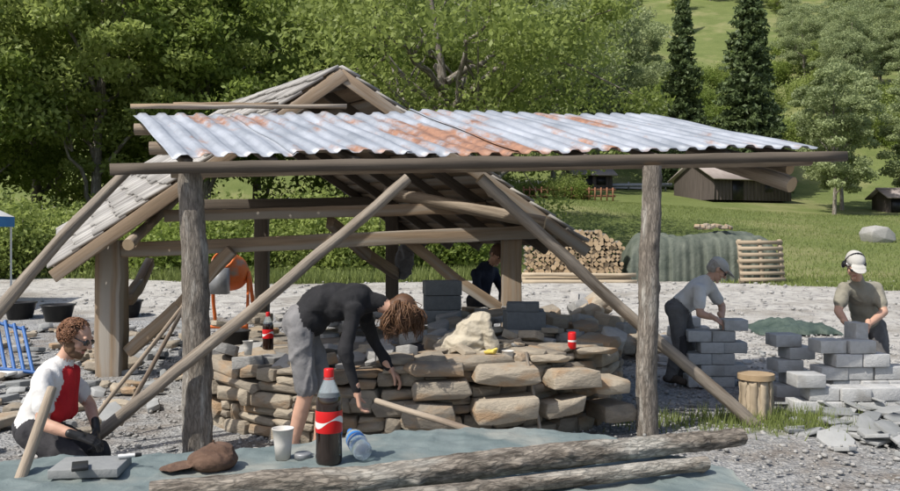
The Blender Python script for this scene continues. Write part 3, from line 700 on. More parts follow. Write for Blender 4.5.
def pallet(name,c,w,h,lean,rz):
    mb=MB(); 
    for k in range(7): mb.box((0,-.055,(k+.5)*h/7-h/2),(w,.02,h/7*.58))
    for k in (-1,0,1): mb.box((k*w*.45,0,0),(.09,.088,h))
    for k in (-1,0,1): mb.box((0,.056,k*h*.44),(w,.02,.1))
    o=mb.build(name,['palletwood']); o.location=c; o.rotation_euler=(lean,0,rz)
pallet('wooden_pallet',(8.15,22.3,float(gz(8,22.3))+.58),1.2,1.15,-.18,.05)
mb=MB(); mb.rock((X(877,38),38,float(gz(X(877,38),38))+.28),(1.6,1.2,.95),.2,.05,0,kind='lump',npt=40,seed=5); mb.build('boulder',['stone_grey'])
def barn(name,cx,cy,w,dp,h,rh,rz):
    e=empty(name); z=float(gz(cx,cy))-.2; mb=MB()
    V=[(-w/2,-dp/2,0),(w/2,-dp/2,0),(w/2,dp/2,0),(-w/2,dp/2,0),(-w/2,-dp/2,h),(w/2,-dp/2,h),(w/2,dp/2,h),(-w/2,dp/2,h),(-w/2,0,h+rh),(w/2,0,h+rh)]
    mb.add(V,[(0,1,5,4),(1,2,6,9,5),(2,3,7,6),(3,0,4,8,7)],0)
    for k in range(int(w/.35)): mb.box((-w/2+.15+k*.35,-dp/2-.015,h/2),(.06,.03,h),mi=0)
    mb.box((0,-dp/4-.15,h+rh/2+.03),(w+.6,math.hypot(dp/2+.3,rh)+.3,.1),rx=math.atan2(rh,dp/2),mi=1)
    mb.box((0,dp/4+.15,h+rh/2+.03),(w+.6,math.hypot(dp/2+.3,rh)+.3,.1),rx=-math.atan2(rh,dp/2),mi=1)
    mb.box((-w*.2,-dp/2-.03,h*.45),(1.0,.08,h*.85),mi=2); mb.box((w*.2,-dp/2-.03,h*.6),(.8,.08,.6),mi=2)
    mb.build('body',['barn','barnroof','dwin'],e); e.location=(cx,cy,z); e.rotation_euler[2]=rz
barn('wooden_barn',21.6,65,7.8,4.2,1.6,1.2,.45); barn('wooden_shed',32.5,62,2.4,2.0,1.2,.5,.1); barn('wooden_shed',11.2,69,3.2,2.5,1.3,.6,.2)
M['fencep']=pm('fence_paint',(.2,.09,.05),(.3,.15,.09),3)
mb=MB()
for k in range(16):
    x=5.2+k*.42; mb.box((x,60,float(gz(x,60))+.45),(.1,.06,1.0))
for z_ in (.3,.75): mb.box((8.4,60.06,float(gz(8,60))+z_),(6.6,.05,.14))
mb.build('wooden_fence',['fencep'])
mb=MB()
for k in range(26):
    x=-20+k*1.5; mb.box((x,69,float(gz(x,69))+.3),(.12,.1,.7))
mb.beam(A(-21,68.9,float(gz(-5,69))+.55),A(2,68.9,float(gz(2,69))+.55),.05,.3); mb.beam(A(2,68.9,float(gz(2,69))+.55),A(18,68.9,float(gz(18,69))+.55),.05,.3); mb.build('guard_rail',['steel'])
# ------------------------------------------------ foreground table with tarpaulin
tb=empty('tarpaulin_covered_table'); TZ=.75
def tabletop():
    bx=[-2.6,-1.6,-.9,-.35,.0,.3,.62,.95]; by=[2.95,3.0,3.15,3.45,3.55,3.55,3.45,2.9]
    nx,ny=260,110; V=[]
    for j in range(ny+1):
        for i in range(nx+1):
            x=-2.6+3.55*i/nx; yb=np.interp(x,bx,by); v=j/ny
            V.append((x,2.0+(yb-2.0)*v,TZ))
    V=np.array(V); q=V.copy(); q[:,2]=0
    rid=lambda f,s: 1-np.abs(sn(q*f,s))*1.6
    V[:,2]+=.007*sn(q*2.2,5)+.009*np.clip(rid(A(3.2,5,1),9),0,1)**3+.006*np.clip(rid(A(9,4,1),12),0,1)**3+.005*np.clip(rid(A(14,16,1),15),0,1)**3+.0025*sn(q*22,6)
    edge=np.minimum(1,(np.arange(len(V))//(nx+1))/ny); k=np.clip((edge-.97)/.03,0,1); V[:,2]-=.02*k
    n1=nx+1; f=[(j*n1+i,j*n1+i+1,(j+1)*n1+i+1,(j+1)*n1+i) for j in range(ny) for i in range(nx)]
    Vs=list(V); last=[ny*n1+i for i in range(n1)]
    prev=last; cnt=len(Vs)
    for s_ in range(1,8):
        cur=[]
        for i in range(n1):
            p=V[last[i]]; off=.02*math.sin(i*.25)*s_/7+.01*math.sin(i*.7+s_)
            Vs.append(A(p[0]+off*.4,p[1]+.015+off,TZ-.02-s_*.08)); cur.append(cnt); cnt+=1
        for i in range(n1-1): f.append((prev[i],prev[i+1],cur[i+1],cur[i]))
        prev=cur
    right=[j*n1+nx for j in range(ny+1)]; prev=right
    for s_ in range(1,8):
        cur=[]
        for q_,i in enumerate(right):
            p=V[i]; off=.02*math.sin(q_*.3)*s_/7; Vs.append(A(p[0]+.012+off,p[1]+off*.3,TZ-.01-s_*.08)); cur.append(cnt); cnt+=1
        for q_ in range(len(right)-1): f.append((prev[q_],prev[q_+1],cur[q_+1],cur[q_]))
        prev=cur
    m_=MB(); m_.add(np.array(Vs),f); m_.build('tarpaulin',['tarp'],tb,smooth=True)
    m_=MB()
    for x_,y_ in ((-2.4,2.2),(-2.4,2.75),(.8,2.2),(.75,2.8),(-.8,2.2),(-.5,3.0)): m_.box((x_,y_,.35),(.08,.08,.7))
    m_.box((-.8,2.45,.695),(3.3,.75,.05)); m_.build('legs',['timber'],tb)
tabletop()
def Tz(px,py,z): return F(px,py,(CH-z)*S/(py-235))
Tp=lambda px,py: Tz(px,py,TZ+.004)
def pole(name,p,r,mi,bump=.06,seg=22,wander=.006,step=.025,fine=0.,knots=0):
    m_=MB(); m_.tube(p,r,seg,mi,3,bump=bump,step=step,wander=wander,fine=fine,knots=knots); return m_.build(name,['logbark','barkdark','bark2','endwood'],smooth=True)
pole('bark_log',[Tz(150,497,.80),Tz(380,481,.80),Tz(560,459,.80),Tz(742,437,.80)],[.044,.042,.040,.030],0,.14,56,.010,.009,.05,9)
pole('weathered_pole',[Tz(320,507,.783),Tz(500,487,.783),Tz(706,463,.79)],[.025,.026,.024],0,.09,44,.005,.009,.04,5)
pole('thin_pole',[F(376,401,3.9),F(520,447,3.45)],[.014,.014],2,.04,10)
pole('wooden_stick',[F(52,388,3.0),F(14,497,2.75)],[.016,.02],2,.04,10)
pole('leaning_stick',[F(526,352,6.25),F(543,446,6.1)],[.012,.012],1,.04,8)
pole('leaning_pole',[F(184,305,7.0),F(95,417,6.4)],[.018,.018],2,.04,8)
def bottle(name,base,axis,h,cola=True,label='redlabel'):
    s=h/.33; m_=MB(); pr=[(.001,0),(.035,0),(.044,.012),(.045,.03),(.0435,.10),(.0445,.105),(.0445,.19),(.044,.2),(.045,.215),(.036,.25),(.02,.288),(.0145,.3),(.0145,.308)]
    if cola: m_.lathe([(r*s,z*s) for r,z in pr[:9]]+[(.040*s,.235*s)],base,axis,32,0); m_.lathe([(.040*s,.235*s)]+[(r*s,z*s) for r,z in pr[9:]],base,axis,32,4)
    else: m_.lathe([(r*s,z*s) for r,z in pr],base,axis,32,0)
    m_.lathe([(.0452*s,.115*s),(.046*s,.118*s),(.046*s,.186*s),(.0452*s,.189*s)],base,axis,32,1)
    ax=nrm(axis); X_=nrm(np.cross(ax,(1,0,0) if abs(ax[0])<.8 else (0,1,0))); Y_=np.cross(ax,X_); V=[]
    for t in np.linspace(0,2*np.pi,49):
        zc=.152+.012*math.sin(2*t); hw=.006+.005*math.sin(3*t+1)
        for q in (-1,1): V.append(np.array(base)+ax*(zc+q*hw)*s+(X_*math.cos(t)+Y_*math.sin(t))*.0464*s)
    m_.add(V,[(2*i,2*i+2,2*i+3,2*i+1) for i in range(48)],3)
    m_.lathe([(.0175*s,.30*s),(.0175*s,.325*s),(.016*s,.329*s),(.001,.33*s)],base,axis,24,2)
    m_.lathe([(.019*s,.293*s),(.019*s,.297*s)],base,axis,24,2)
    return m_.build(name,['cola' if cola else 'clear',label,'redlabel' if cola else 'bluelabel','whitep','clear'],smooth=True)
q=Tp(329,465); bottle('cola_bottle',q,(0,0,1),.335)
q=Tp(364,463); bottle('water_bottle',q+A(.0,-.03,.046),nrm(A(-.10,.33,.02)),.25,False,'bluelabel')
q=F(268,352,7.0); bottle('cola_bottle',q,(0,0,1),.33)
def cup(name,base,h,r,mat='whitep'):
    m_=MB(); m_.lathe([(.001,.002),(r*.7,0),(r*.82,h*.5),(r*.98,h*.97),(r*1.04,h*.98),(r*1.04,h),(r*.95,h),(r*.66,.006),(.001,.006)],base,(0,0,1),28,0); m_.build(name,[mat],smooth=True)
cup('paper_cup',Tp(283,459),.11,.038,'cup')
cup('paper_cup',F(508,364,6.4),.1,.045,'cup'); cup('paper_cup',F(248,355,6.6),.11,.04,'cup')
m_=MB(); m_.lathe([(.001,0),(.03,0),(.031,.018),(.028,.022),(.001,.021)],Tp(303,459),(0,0,1),24,0); m_.build('round_tin',['steel'],smooth=True)
m_=MB(); bz=F(572,349,6.75); m_.lathe([(.001,0),(.027,0),(.033,.008),(.033,.125),(.027,.135),(.026,.132),(.001,.131)],bz,(0,0,1),24,0); m_.lathe([(.0335,.058),(.0335,.072)],bz,(0,0,1),24,1); m_.build('drink_can',['redlabel','whitep'],smooth=True)
m_=MB(); m_.box(Tp(100,473)+A(-.03,0,.02),(.22,.17,.03),.1); m_.build('slate_tile',['slate'],bevel=.003)
m_=MB(); m_.box(Tp(80,480)+A(0,0,.045),(.05,.09,.012),.4); m_.build('mobile_phone',['rubber'],bevel=.003)
m_=MB(); t_=Tp(118,470)+A(0,0,.045); m_.tube([t_,t_+A(.05,.02,0)],[.007,.007],10,0); m_.tube([t_+A(.05,.02,0),t_+A(.07,.028,0)],[.0075,.006],10,1); m_.build('marker_pen',['whitep','rubber'])
m_=MB(); t_=Tp(60,478)+A(0,0,.01); m_.beam(t_,t_+A(.16,.05,0),.02,.012,0); m_.build('carpenter_pencil',['yellow'])
# ------------------------------------------------ remeshed organic bodies
class Body:
    def __init__(s): s.p=[]
    def cap(s,a,b,r0,r1=None,l=0): s.p.append(('c',np.array(a,float),np.array(b,float),r0,r1 if r1 else r0,l))
    def ell(s,c,X_,Y_,Z_,r,l=0):
        s.p.append(('e',np.array(c,float),np.stack([nrm(X_),nrm(Y_),nrm(Z_)],1),np.array(r,float),0,l))
    def build(s,name,mats,vox=.012,sm=5,parent=None,wr={},fs=1.0):
        mb=MB(); v0,f0=ICO[3]
        for t,a,b,r0,r1,l in s.p:
            if t=='c':
                T=nrm(b-a); X_=nrm(np.cross(T,(0,0,1) if abs(T[2])<.9 else (1,0,0))); Y_=np.cross(T,X_); B=np.stack([X_,Y_,T],1)
                w=v0@B.T; up=(v0[:,2]>=0)[:,None]; V=np.where(up,b+w*r1,a+w*r0)
            else: V=a+(v0*r0)@b.T
            mb.add(V,f0)
        me=mb.mesh(name+'_src',[]); o=bpy.data.objects.new(name+'_src',me); SC.collection.objects.link(o)
        r=o.modifiers.new('r','REMESH'); r.mode='VOXEL'; r.voxel_size=vox; r.use_smooth_shade=True
        q=o.modifiers.new('s','SMOOTH'); q.iterations=sm; q.factor=.5
        bpy.context.view_layer.update()
        dg=bpy.context.evaluated_depsgraph_get(); ev=o.evaluated_get(dg); n=bpy.data.meshes.new_from_object(ev); n.name=name
        bpy.data.objects.remove(o)
        nv=len(n.vertices); co=np.empty(nv*3); n.vertices.foreach_get('co',co); co=co.reshape(-1,3)
        no=np.empty(nv*3); n.vertices.foreach_get('normal',no); no=no.reshape(-1,3)
        best=np.full(nv,1e9); lab=np.zeros(nv,int)
        for t,a,b,r0,r1,l in s.p:
            if t=='c':
                ab=b-a; h=np.clip(((co-a)@ab)/(ab@ab+1e-12),0,1); d=np.linalg.norm(co-a-h[:,None]*ab,axis=1)-(r0+(r1-r0)*h)
            else:
                k=((co-a)@b)/r0; kn=np.linalg.norm(k,axis=1)+1e-9; d=(kn-1)*np.linalg.norm((co-a),axis=1)/kn
            u=d<best; best[u]=d[u]; lab[u]=l
        for l,amp in wr.items():
            k=lab==l
            if k.any():
                c=co[k]+.03*np.stack([sn(co[k],l+61+j,9*fs) for j in range(3)],1)
                w=np.clip(1-np.abs(sn(c*A(1,1,.6),l*7+len(name),11*fs,4))*2.2,0,1)**1.5; w2=sn(c,l*5+3,30*fs,5)
                co[k]+=no[k]*((w-.3)*amp+w2*amp*.2)[:,None]
        n.vertices.foreach_set('co',co.ravel())
        a_=n.attributes.new('gc','FLOAT_VECTOR','POINT'); a_.data.foreach_set('vector',co.ravel())
        n.materials.clear()
        for m_ in mats: n.materials.append(M[m_])
        npz=len(n.polygons)
        ls=np.empty(npz,dtype=np.int32); n.polygons.foreach_get('loop_start',ls); vi=np.empty(len(n.loops),dtype=np.int32); n.loops.foreach_get('vertex_index',vi)
        mi=lab[vi[ls]].astype(np.int32); n.polygons.foreach_set('material_index',mi); n.polygons.foreach_set('use_smooth',np.ones(npz,dtype=bool)); n.update()
        ob=bpy.data.objects.new(name,n); return link(ob,parent)
def hand(name,w,d,n,s,curl,mat,parent,sc=1.0):
    d=nrm(d); n=nrm(n-d*np.dot(n,d)); s_=nrm(np.cross(n,d)); s_= s_ if np.dot(s_,s)>0 else -s_
    B=Body(); k=1.05*sc; B.cap(w-d*.05,w+d*.02,.027*sc,.027*sc)
    for off,fl in ((.031,.072),(.011,.082),(-.010,.076),(-.029,.060)):
        kn=w+d*.09*k+s_*off*k-n*(.004 if abs(off)<.02 else 0)
        B.cap(w+d*.015+s_*off*.55,kn,.015*sc,.012*sc)
        p=kn
        for t_,fr in ((.45,.45),(1.05,.31),(1.5,.24)):
            a_=curl*t_; q=p+(d*math.cos(a_)+n*math.sin(a_)+s_*off*1.2)*fl*fr*k*1.05; B.cap(p,q,.0095*sc,.008*sc); p=q
    t0=w+d*.025+s_*.022; t1=t0+nrm(s_*.75+d*.65+n*.2)*.042*k; t2=t1+nrm(s_*.25+d*.9+n*.5)*.034*k; t3=t2+nrm(d*.9+n*.8)*.026*k
    B.cap(t0,t1,.016*sc,.012*sc); B.cap(t1,t2,.0115*sc,.010*sc); B.cap(t2,t3,.010*sc,.0085*sc)
    return B.build(name,[mat],.0042,2,parent)
def head(name,c,fwd,up,parent,mats,cap=0,beard=False,hair=1,glasses=False,muffs=False):
    f=nrm(fwd); u=nrm(np.array(up)-f*np.dot(up,f)); r=np.cross(f,u)
    W=lambda x,y,z: np.array(c)+r*x+f*y+u*z
    B=Body(); E=lambda p,rad,l=0: B.ell(W(*p),r,f,u,rad,l)
    E((0,-.012,.03),(.074,.096,.086)); E((0,.022,-.045),(.054,.068,.068)); E((0,.05,-.01),(.056,.043,.06))
    B.cap(W(0,.092,.028),W(0,.116,-.010),.008,.0125); B.cap(W(-.009,.102,-.016),W(.009,.102,-.016),.009,.009)
    B.cap(W(-.038,.076,.038),W(.038,.076,.038),.012,.012); E((0,.080,-.094),(.021,.019,.017),4 if beard else 0)
    E((0,.088,-.052),(.022,.009,.005),3); E((0,.086,-.062),(.019,.009,.005),3)
    for s_ in(-1,1):
        E((s_*.077,-.008,0),(.010,.020,.032)); E((s_*.042,.062,-.02),(.022,.022,.022)); E((s_*.031,.080,.014),(.012,.009,.007),5)
    if glasses:
        for s_ in(-1,1): E((s_*.034,.094,.014),(.030,.010,.020),5); B.cap(W(s_*.060,.088,.02),W(s_*.084,0,.02),.005,.005,5)
        B.cap(W(-.01,.1,.02),W(.01,.1,.02),.005,.005,5)
    if beard:
        E((0,.035,-.080),(.058,.062,.042),4); E((0,.088,-.040),(.028,.011,.006),4)
        for s_ in(-1,1): E((s_*.056,.015,-.05),(.014,.038,.045),4)
    if hair: E((0,-.028,.035),(.082,.093,.088),1); E((0,-.05,-.015),(.072,.063,.058),1)
    if cap:
        E((0,-.012,.062),(.085,.106,.074),2)
        E((0,.125,.055),(.068,.068,.009),2); E((0,.10,.062),(.07,.04,.014),2)
    if muffs:
        for s_ in(-1,1): E((s_*.094,-.005,-.0),(.020,.030,.040),5)
        for k in range(8):
            a0=math.pi*k/8; a1=math.pi*(k+1)/8; B.cap(W(math.cos(a0)*.098,-.005,math.sin(a0)*.145),W(math.cos(a1)*.098,-.005,math.sin(a1)*.145),.007,.007,5)
    return B.build(name,mats,.0048,2,parent)
def person(name,J,cl,mats,wr,headkw={},hmats=None,hmat='skin',bulk=1.0):
    e=empty(name); B=Body(); g=lambda k: np.array(J[k],float)
    pel,chest,neck,hd=g('pel'),g('chest'),g('neck'),g('head')
    sl,sr,hl,hr=g('sl'),g('sr'),g('hl'),g('hr'); sp=nrm(chest-pel); ac=nrm(sr-sl); dp=np.cross(ac,sp); hc=nrm(hr-hl); 
    k=bulk
    B.ell(chest,ac,sp,dp,(.175*k,.19,.118*k),1); mid=(pel*.5+chest*.5); mo=np.array(J.get('belly',(0,0,0)),float)
    B.ell(mid+mo,ac,sp,dp,(.155*k,.20,.118*k),1); B.ell(pel+sp*.07,ac,sp,dp,(.16*k,.13,.125*k),1)
    B.ell(pel-sp*.02,hc,sp,np.cross(hc,sp),(.165*k,.12,.13*k),2)
    B.cap(sl,sr,.066,.066,1); B.cap((chest+neck)/2,neck,.085,.058,1); B.cap(neck-sp*.02,hd-(hd-neck)*.2,.052,.052,0)
    for s_ in 'lr':
        sh,el,wr_,hp,kn,an,to=(g(x+s_) for x in ('s','e','w','h','k','a','t'))
        if cl['sleeve']=='long': B.cap(sh,el,.060,.049,1); B.cap(el,wr_-(wr_-el)*.03,.048,.035,1)
        else:
            B.cap(sh,sh+(el-sh)*.62,.066,.064,1); B.cap(sh,el,.046,.040,0); B.cap(el,el+(wr_-el)*.35,.040,.040,0); B.cap(el+(wr_-el)*.35,wr_,.040,.027,0)
        B.cap(wr_-(wr_-el)*.1,wr_,.027,.026,0)
        if cl['legs']=='short':
            B.cap(hp,hp+(kn-hp)*.9,.092,.082,2); B.cap(hp,kn,.08,.055,0); B.cap(kn,kn+(an-kn)*.4,.053,.056,0); B.cap(kn+(an-kn)*.4,an,.056,.038,0)
        else:
            B.cap(hp,kn,.102,.072,2); B.cap(kn,kn+(an-kn)*.45,.071,.072,2); B.cap(kn+(an-kn)*.45,an,.070,.056,2)
        hl_=an-nrm(to-an)*.05-A(0,0,.03); B.cap(an,an-A(0,0,.02),.045,.045,3); B.cap(hl_,to,.040,.036,3); B.cap((an+to)/2,to,.045,.034,3)
    for ex in cl.get('extra',[]): B.cap(*ex)
    B.build('body',mats,.0115,5,e,wr)
    for s_ in 'lr':
        w=g('w'+s_); H=J['hand'+s_]; hand('hand_'+s_,w,np.array(H[0],float),np.array(H[1],float),np.array(H[2],float),H[3],hmat,e)
    head('head',hd,J['fwd'],J['up'],e,hmats or ['skin','hair','suede','lips','beard','glass'],**headkw)
    return e
WR={1:.009,2:.011}
JA=dict(pel=F(303,322,5.9),chest=F(346,303,5.9),neck=F(380,303,5.92),head=F(401,312,5.92),
 sl=F(362,304,6.06),sr=F(354,310,5.76),el=F(373,340,6.15),er=F(345,352,5.66),wl=F(390,368,6.12),wr=F(357,392,5.68),
 hl=F(305,332,5.99),hr=F(300,334,5.81),kl=F(326,390,6.02),kr=F(306,392,5.80),al=F(318,446,6.1),ar=F(292,446,5.85),tl=F(340,452,6.05),tr=F(314,456,5.8),
 belly=(.0,0,.08),handl=((.5,.1,-.6),(-.6,0,-.5),(0,-1,0),.8),handr=((.15,.15,-1),(1,.2,.1),(.1,1,0),.9),fwd=(.45,-.25,-.85),up=(.85,.1,.4))
pa=person('stooping_man',JA,dict(sleeve='long',legs='short'),['skin','black','greycloth','boot','black'],{1:.012,2:.014},headkw=dict(hair=1))
def longhair():
    mb=MB(); hc_=np.array(JA['head']); f_=nrm(JA['fwd']); clumps=[]
    for i in range(46):
        u=RG.normal(size=3); u/=np.linalg.norm(u)
        if u@f_>.5 or u[2]<-.35: continue
        L=RG.uniform(.10,.22); out=nrm(A(u[0]+.15,u[1],0))*RG.uniform(.0,.06)
        root=hc_+A(.005,0,.02)+u*.09; clumps.append((u,root,root+out-A(0,0,L*.5)+RG.normal(size=3)*.015,root+out*.7-A(0,0,L)+RG.normal(size=3)*.03))
    for u,a0,b0,c0 in clumps:
        sh=RG.uniform()
        for k in range(26):
            j=RG.normal(size=3)*.017; w=RG.normal(size=3)*.008; cc=c0+j*.6+A(0,0,RG.uniform(-.03,.05))
            p0=a0+j; p0=hc_+nrm(p0-hc_)*.095
            mb.tube([hc_+nrm(p0-hc_)*.08,p0+A(0,0,.004),(p0*.5+(b0+j)*.5)+w+nrm(p0-hc_)*.012,b0+j+w,(b0+cc)/2+j*.5-w,cc+w],[.003,.004,.004,.0035,.003,.0008],3,0,shade=np.clip(sh+RG.normal()*.15,0,1))
    mb.build('long_hair',['hair'],pa,smooth=True)
longhair()
JB=dict(pel=F(34,427,5.45),chest=F(52,385,5.45),neck=F(64,360,5.45),head=F(76,338,5.45),
 sl=F(66,374,5.64),sr=F(44,378,5.28),el=F(90,405,5.7),er=F(42,424,5.14),wl=F(96,428,5.5),wr=F(78,436,5.12),
 hl=F(40,430,5.58),hr=F(34,434,5.32),kl=F(100,452,5.75),kr=F(82,466,5.25),al=F(48,470,5.7),ar=F(15,470,5.3),tl=F(35,474,5.7),tr=F(-2,474,5.3),
 belly=(0,0,0),handl=((.2,-.3,-.6),(-.6,-.2,-.3),(0,-1,0),.9),handr=((.9,.2,-.35),(-.1,.3,-.9),(0,1,.2),.8),fwd=(.86,-.12,-.45),up=(.45,0,.9))
ch=np.array(JB['chest'])
JBx=[(ch+A(.08,-.02,.06),ch+A(.06,-.02,-.16),.074,.077,4),(ch+A(.08,.06,.06),ch+A(.06,.05,-.16),.075,.078,4)]
pb_=person('kneeling_man',JB,dict(sleeve='short',legs='long',extra=JBx),['skin','white','darkpants','boot','red'],{1:.012,2:.012,4:.010},headkw=dict(hair=1,beard=True,glasses=True,cap=0),hmat='rubber')
M['auburn']=pm('auburn_hair',(.10,.045,.025),(.30,.15,.08),20,.5,.3,shade=.6)
def curly():
    mb=MB(); hb=np.array(JB['head']); f_=nrm(JB['fwd'])
    for i in range(1000):
        u=RG.normal(size=3); u/=np.linalg.norm(u)
        if u@f_>.38 or u[2]<-.45: continue
        p=hb+A(-.012,0,.03)+u*.082; t_=nrm(np.cross(u,RG.normal(size=3))); b2=np.cross(u,t_); P=[]
        for k in range(6):
            a=k*1.1; P.append(p+t_*(.008*k)+u*(.008+.008*math.sin(a)+.003*k)+b2*.008*math.cos(a))
        mb.tube(P,[.003,.0035,.0035,.003,.003,.001],3,0)
    mb.build('curly_hair',['auburn'],pb_,smooth=True)
curly()
JC=dict(pel=F(679,308,8.95),chest=F(697,290,8.95),neck=F(708,280,8.93),head=F(717,270,8.92),
 sl=F(710,287,9.1),sr=F(699,290,8.78),el=F(722,306,9.15),er=F(700,314,8.68),wl=F(722,318,8.95),wr=F(714,318,8.66),
 hl=F(682,312,9.05),hr=F(677,313,8.85),kl=F(690,346,9.1),kr=F(680,347,8.78),al=F(680,376,9.15),ar=F(670,377,8.85),tl=F(692,380,9.0),tr=F(684,382,8.7),
 handl=((.3,-.2,-.6),(-.8,0,-.2),(0,-1,0),.8),handr=((.8,.1,-.5),(0,.5,-.8),(0,1,0),.8),fwd=(.75,-.1,-.65),up=(.6,0,.8))
EX=[(np.array(JC['kr'])+A(.02,-.04,.08),np.array(JC['kr'])+A(.02,-.04,-.08),.048,.048,5)]
person('bent_worker',JC,dict(sleeve='short',legs='long',extra=EX),['skin','white','workpants','boot','black','darkpants'],WR,headkw=dict(hair=1,cap=1,glasses=True),hmats=['skin','greyhair','capgrey','lips','greyhair','glass'])
JD=dict(pel=F(867,322,8.55),chest=F(861,295,8.36),neck=F(857,279,8.24),head=F(854,265,8.12),
 sr=F(844,289,8.28),sl=F(876,288,8.34),er=F(838,311,8.2),el=F(884,312,8.24),wr=F(847,324,8.0),wl=F(868,325,8.0),
 hr=F(859,328,8.5),hl=F(876,328,8.55),kr=F(852,360,8.35),kl=F(882,360,8.4),ar=F(854,388,8.55),al=F(884,388,8.6),tr=F(850,394,8.35),tl=F(886,394,8.38),
 handr=((.35,-.6,-.5),(.8,.2,0),(0,0,1),.4),handl=((-.35,-.6,-.5),(-.8,.2,0),(0,0,1),.4),fwd=(-.1,-.75,-.6),up=(0,-.4,.9))
person('standing_mason',JD,dict(sleeve='short',legs='long'),['skin','khaki','workpants','boot','black'],WR,headkw=dict(hair=1,cap=1,glasses=True,muffs=True),hmats=['skin','greyhair','capgrey','lips','greyhair','glass'],bulk=1.0)
m_=MB(); m_.box(F(856,333,7.9),(.12,.2,.2),.1); m_.build('held_aerated_block',['block'],bevel=.006)
JE=dict(pel=F(478,300,10.6),chest=F(484,276,10.5),neck=F(490,264,10.4),head=F(497,255,10.35),
 sl=F(494,272,10.65),sr=F(476,274,10.3),el=F(503,292,10.5),er=F(478,298,10.15),wl=F(500,306,10.3),wr=F(492,306,10.1),
 hl=F(485,304,10.65),hr=F(474,304,10.5),kl=F(488,330,10.5),kr=F(474,330,10.35),al=F(482,354,10.7),ar=F(470,354,10.55),tl=F(490,358,10.5),tr=F(476,358,10.35),
 handl=((0,-.4,-.8),(-.8,0,0),(0,-1,0),.7),handr=((.4,-.2,-.6),(0,.5,-.8),(0,1,0),.7),fwd=(.4,-.6,-.6),up=(.3,-.3,.8))
person('crouching_worker',JE,dict(sleeve='long',legs='long'),['skin','navy','darkpants','boot','black'],WR,headkw=dict(hair=1,cap=1),hmats=['skin','hair','suede','lips','hair','glass'])
# ------------------------------------------------ soft things
Xx,Yy,Zz=(1,0,0),(0,1,0),(0,0,1)
B=Body(); q=Tp(203,470)
B.ell(q+A(.03,.02,.03),Xx,Yy,Zz,(.085,.078,.042),0); B.ell(q+A(.045,.03,.05),Xx,Yy,Zz,(.055,.055,.035),0)
B.ell(q+A(-.08,-.015,.016),(1,0,.08),Yy,Zz,(.065,.06,.007),0); B.cap(q+A(.03,.02,.094),q+A(.03,.02,.095),.006,.006)
B.build('suede_cap',['suede'],.0045,2,None,{0:.005},2)
B=Body(); q=F(468,358,6.62)
B.ell(q+A(-.03,0,.10),(1,0,.3),Yy,(-.3,0,1),(.22,.15,.13),0); B.ell(q+A(.03,0,.21),(1,0,.7),Yy,(-.7,0,1),(.17,.13,.12),0); B.ell(q+A(.08,0,.30),(1,0,.3),Yy,(-.3,0,1),(.11,.10,.07),0)
B.cap(q+A(-.2,-.08,.02),q+A(.16,-.10,.02),.04,.05,0); B.cap(q+A(.12,-.06,.30),q+A(.18,-.09,.10),.05,.05,0)
B.build('canvas_sack',['sack'],.009,4,None,{0:.022},1.1)
B=Body(); q=F(490,354,6.35); B.ell(q+A(0,0,.015),Xx,Yy,Zz,(.05,.03,.018),0); B.cap(q+A(.0,0,.015),q+A(.05,-.02,.04),.016,.012,0); B.build('yellow_glove',['yellow'],.006,1,None,{0:.006},2)
B=Body(); q=F(428,352,7.0); B.ell(q,Xx,Yy,Zz,(.17,.1,.06),0); B.cap(q,q+A(.15,-.05,.06),.06,.03,0); B.build('dark_jacket',['darkpants'],.01,1,None,{0:.025},1.2)
B=Body(); q=F(404,262,11.5); B.ell(q,Xx,Yy,Zz,(.13,.05,.24),0); B.cap(q+A(0,0,.25),q+A(.05,0,.1),.05,.08,0); B.build('hanging_jacket',[ 'greycloth'],.012,1,None,{0:.02},1)
m_=MB(); m_.beam(F(500,340,7.2),F(560,346,6.9),.12,.02,0); m_.beam(F(540,352,6.7),F(600,340,7.6),.05,.04,0); m_.build('wooden_boards',['timber_light'])
m_=MB(); m_.lathe([(.001,0),(.11,0),(.14,.2),(.15,.2),(.15,.21),(.135,.21),(.105,.02),(.001,.02)],F(235,352,8.2),(0,0,1),24,0); m_.build('bucket',['rubber'],smooth=True)
for px,d in ((58,14.8),(127,15.5),(20,15.2)):
    m_=MB(); x=X(px,d); m_.lathe([(.001,0),(.2,0),(.27,.28),(.29,.28),(.29,.3),(.255,.3),(.19,.02),(.001,.02)],(x,d,float(gz(x,d))),(0,0,1),28,0); m_.build('mortar_tub',['rubber'],smooth=True)
mx_=empty('cement_mixer'); d=13.6; c=F(230,272,d); m_=MB()
ax=nrm(A(-.2,-.75,.65)); m_.lathe([(.001,-.3),(.16,-.3),(.27,-.18),(.29,-.02),(.28,.05),(.2,.25),(.19,.30),(.17,.30),(.18,.25),(.26,.05)],c+A(0,0,.02),ax,28,0)
m_.build('drum',['orange'],mx_,smooth=True)
m_=MB(); g_=float(gz(c[0],d))
for sx_ in(-1,1):
    m_.beam(A(c[0]+sx_*.34,d-.3,g_),A(c[0]+sx_*.3,d,c[2]),.05,.05,0); m_.beam(A(c[0]+sx_*.34,d+.4,g_),A(c[0]+sx_*.3,d,c[2]),.05,.05,0)
m_.beam(A(c[0]-.34,d-.3,g_+.1),A(c[0]+.34,d-.3,g_+.1),.05,.05,0); m_.box(c+A(-.05,-.45,-.12),(.28,.2,.40),mi=1); m_.build('frame',['orange','steel'],mx_)
tt=empty('canopy_tent'); m_=MB(); yb_=17.8; x1=X(11,yb_); yf=15.0; xl=x1-2.8
for xx,yy in ((x1,yb_),(xl,yb_),(x1,yf),(xl,yf)): m_.tube([A(xx,yy,float(gz(xx,yy))),A(xx,yy,1.95)],[.02,.02],8,0)
m_.build('poles',['whitep'],tt)
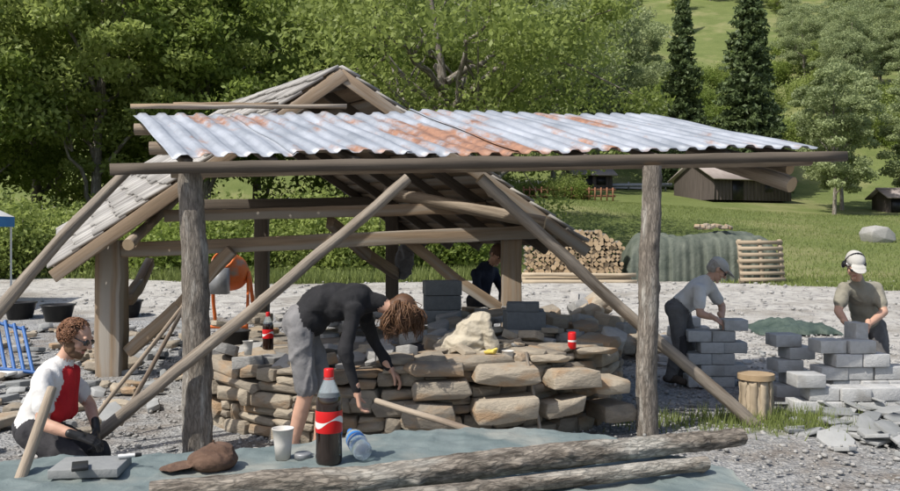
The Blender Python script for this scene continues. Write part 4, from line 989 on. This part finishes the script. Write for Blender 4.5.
m_=MB(); a_=[(x1+.05,yf-.05),(x1+.05,yb_+.05),(xl-.05,yb_+.05),(xl-.05,yf-.05)]
V=[(x,y,1.93) for x,y in a_]+[(x,y,1.72) for x,y in a_]+[(x1-1.4,16.4,2.9)]
m_.add(V,[(0,1,8),(1,2,8),(2,3,8),(3,0,8)],0); m_.add(np.array(V),[(0,4,5,1),(1,5,6,2),(2,6,7,3),(3,7,4,0)],1); m_.build('canopy',['whitep','bluelabel'],tt)
m_=MB(); 
for k in range(4): m_.tube([F(-4+k*9,318+k*3,9.6),F(6+k*9,372,9.2)],[.02,.02],8,0)
m_.tube([F(-6,322,9.6),F(26,330,9.6)],[.02,.02],8,0); m_.tube([F(-4,368,9.2),F(38,373,9.2)],[.02,.02],8,0); m_.box(F(10,372,9.3),(.4,.4,.06),mi=1); m_.build('blue_trolley',['blue','whitep'])
# ------------------------------------------------ world, sun, camera
w=bpy.data.worlds.new('World'); SC.world=w; w.use_nodes=True; nt=w.node_tree
sky=nt.nodes.new('ShaderNodeTexSky'); sky.sky_type='NISHITA'; sky.sun_disc=False
sky.air_density=1.0; sky.dust_density=2.5
sd=nrm(A(-.48,-.38,.78)); el=math.asin(sd[2]); az=math.atan2(sd[0],sd[1])
sky.sun_elevation=el; sky.sun_rotation=az
nt.links.new(sky.outputs[0],nt.nodes['Background'].inputs[0]); nt.nodes['Background'].inputs[1].default_value=.15
l=bpy.data.lights.new('sun','SUN'); l.energy=5.0; l.angle=math.radians(.5); l.color=(1,.95,.87)
o=bpy.data.objects.new('sun',l); SC.collection.objects.link(o); o.rotation_euler=Vector(-sd).to_track_quat('-Z','Y').to_euler()
cam=bpy.data.cameras.new('camera'); co=bpy.data.objects.new('camera',cam); SC.collection.objects.link(co)
co.location=(0,0,CH); co.rotation_euler=(math.radians(90),0,0); cam.sensor_width=36; cam.lens=S/900*36; cam.shift_y=-10.5/900; cam.clip_end=1500; cam.clip_start=.05
SC.camera=co
SC.view_settings.view_transform='Standard'; SC.view_settings.look='None'; SC.view_settings.exposure=0
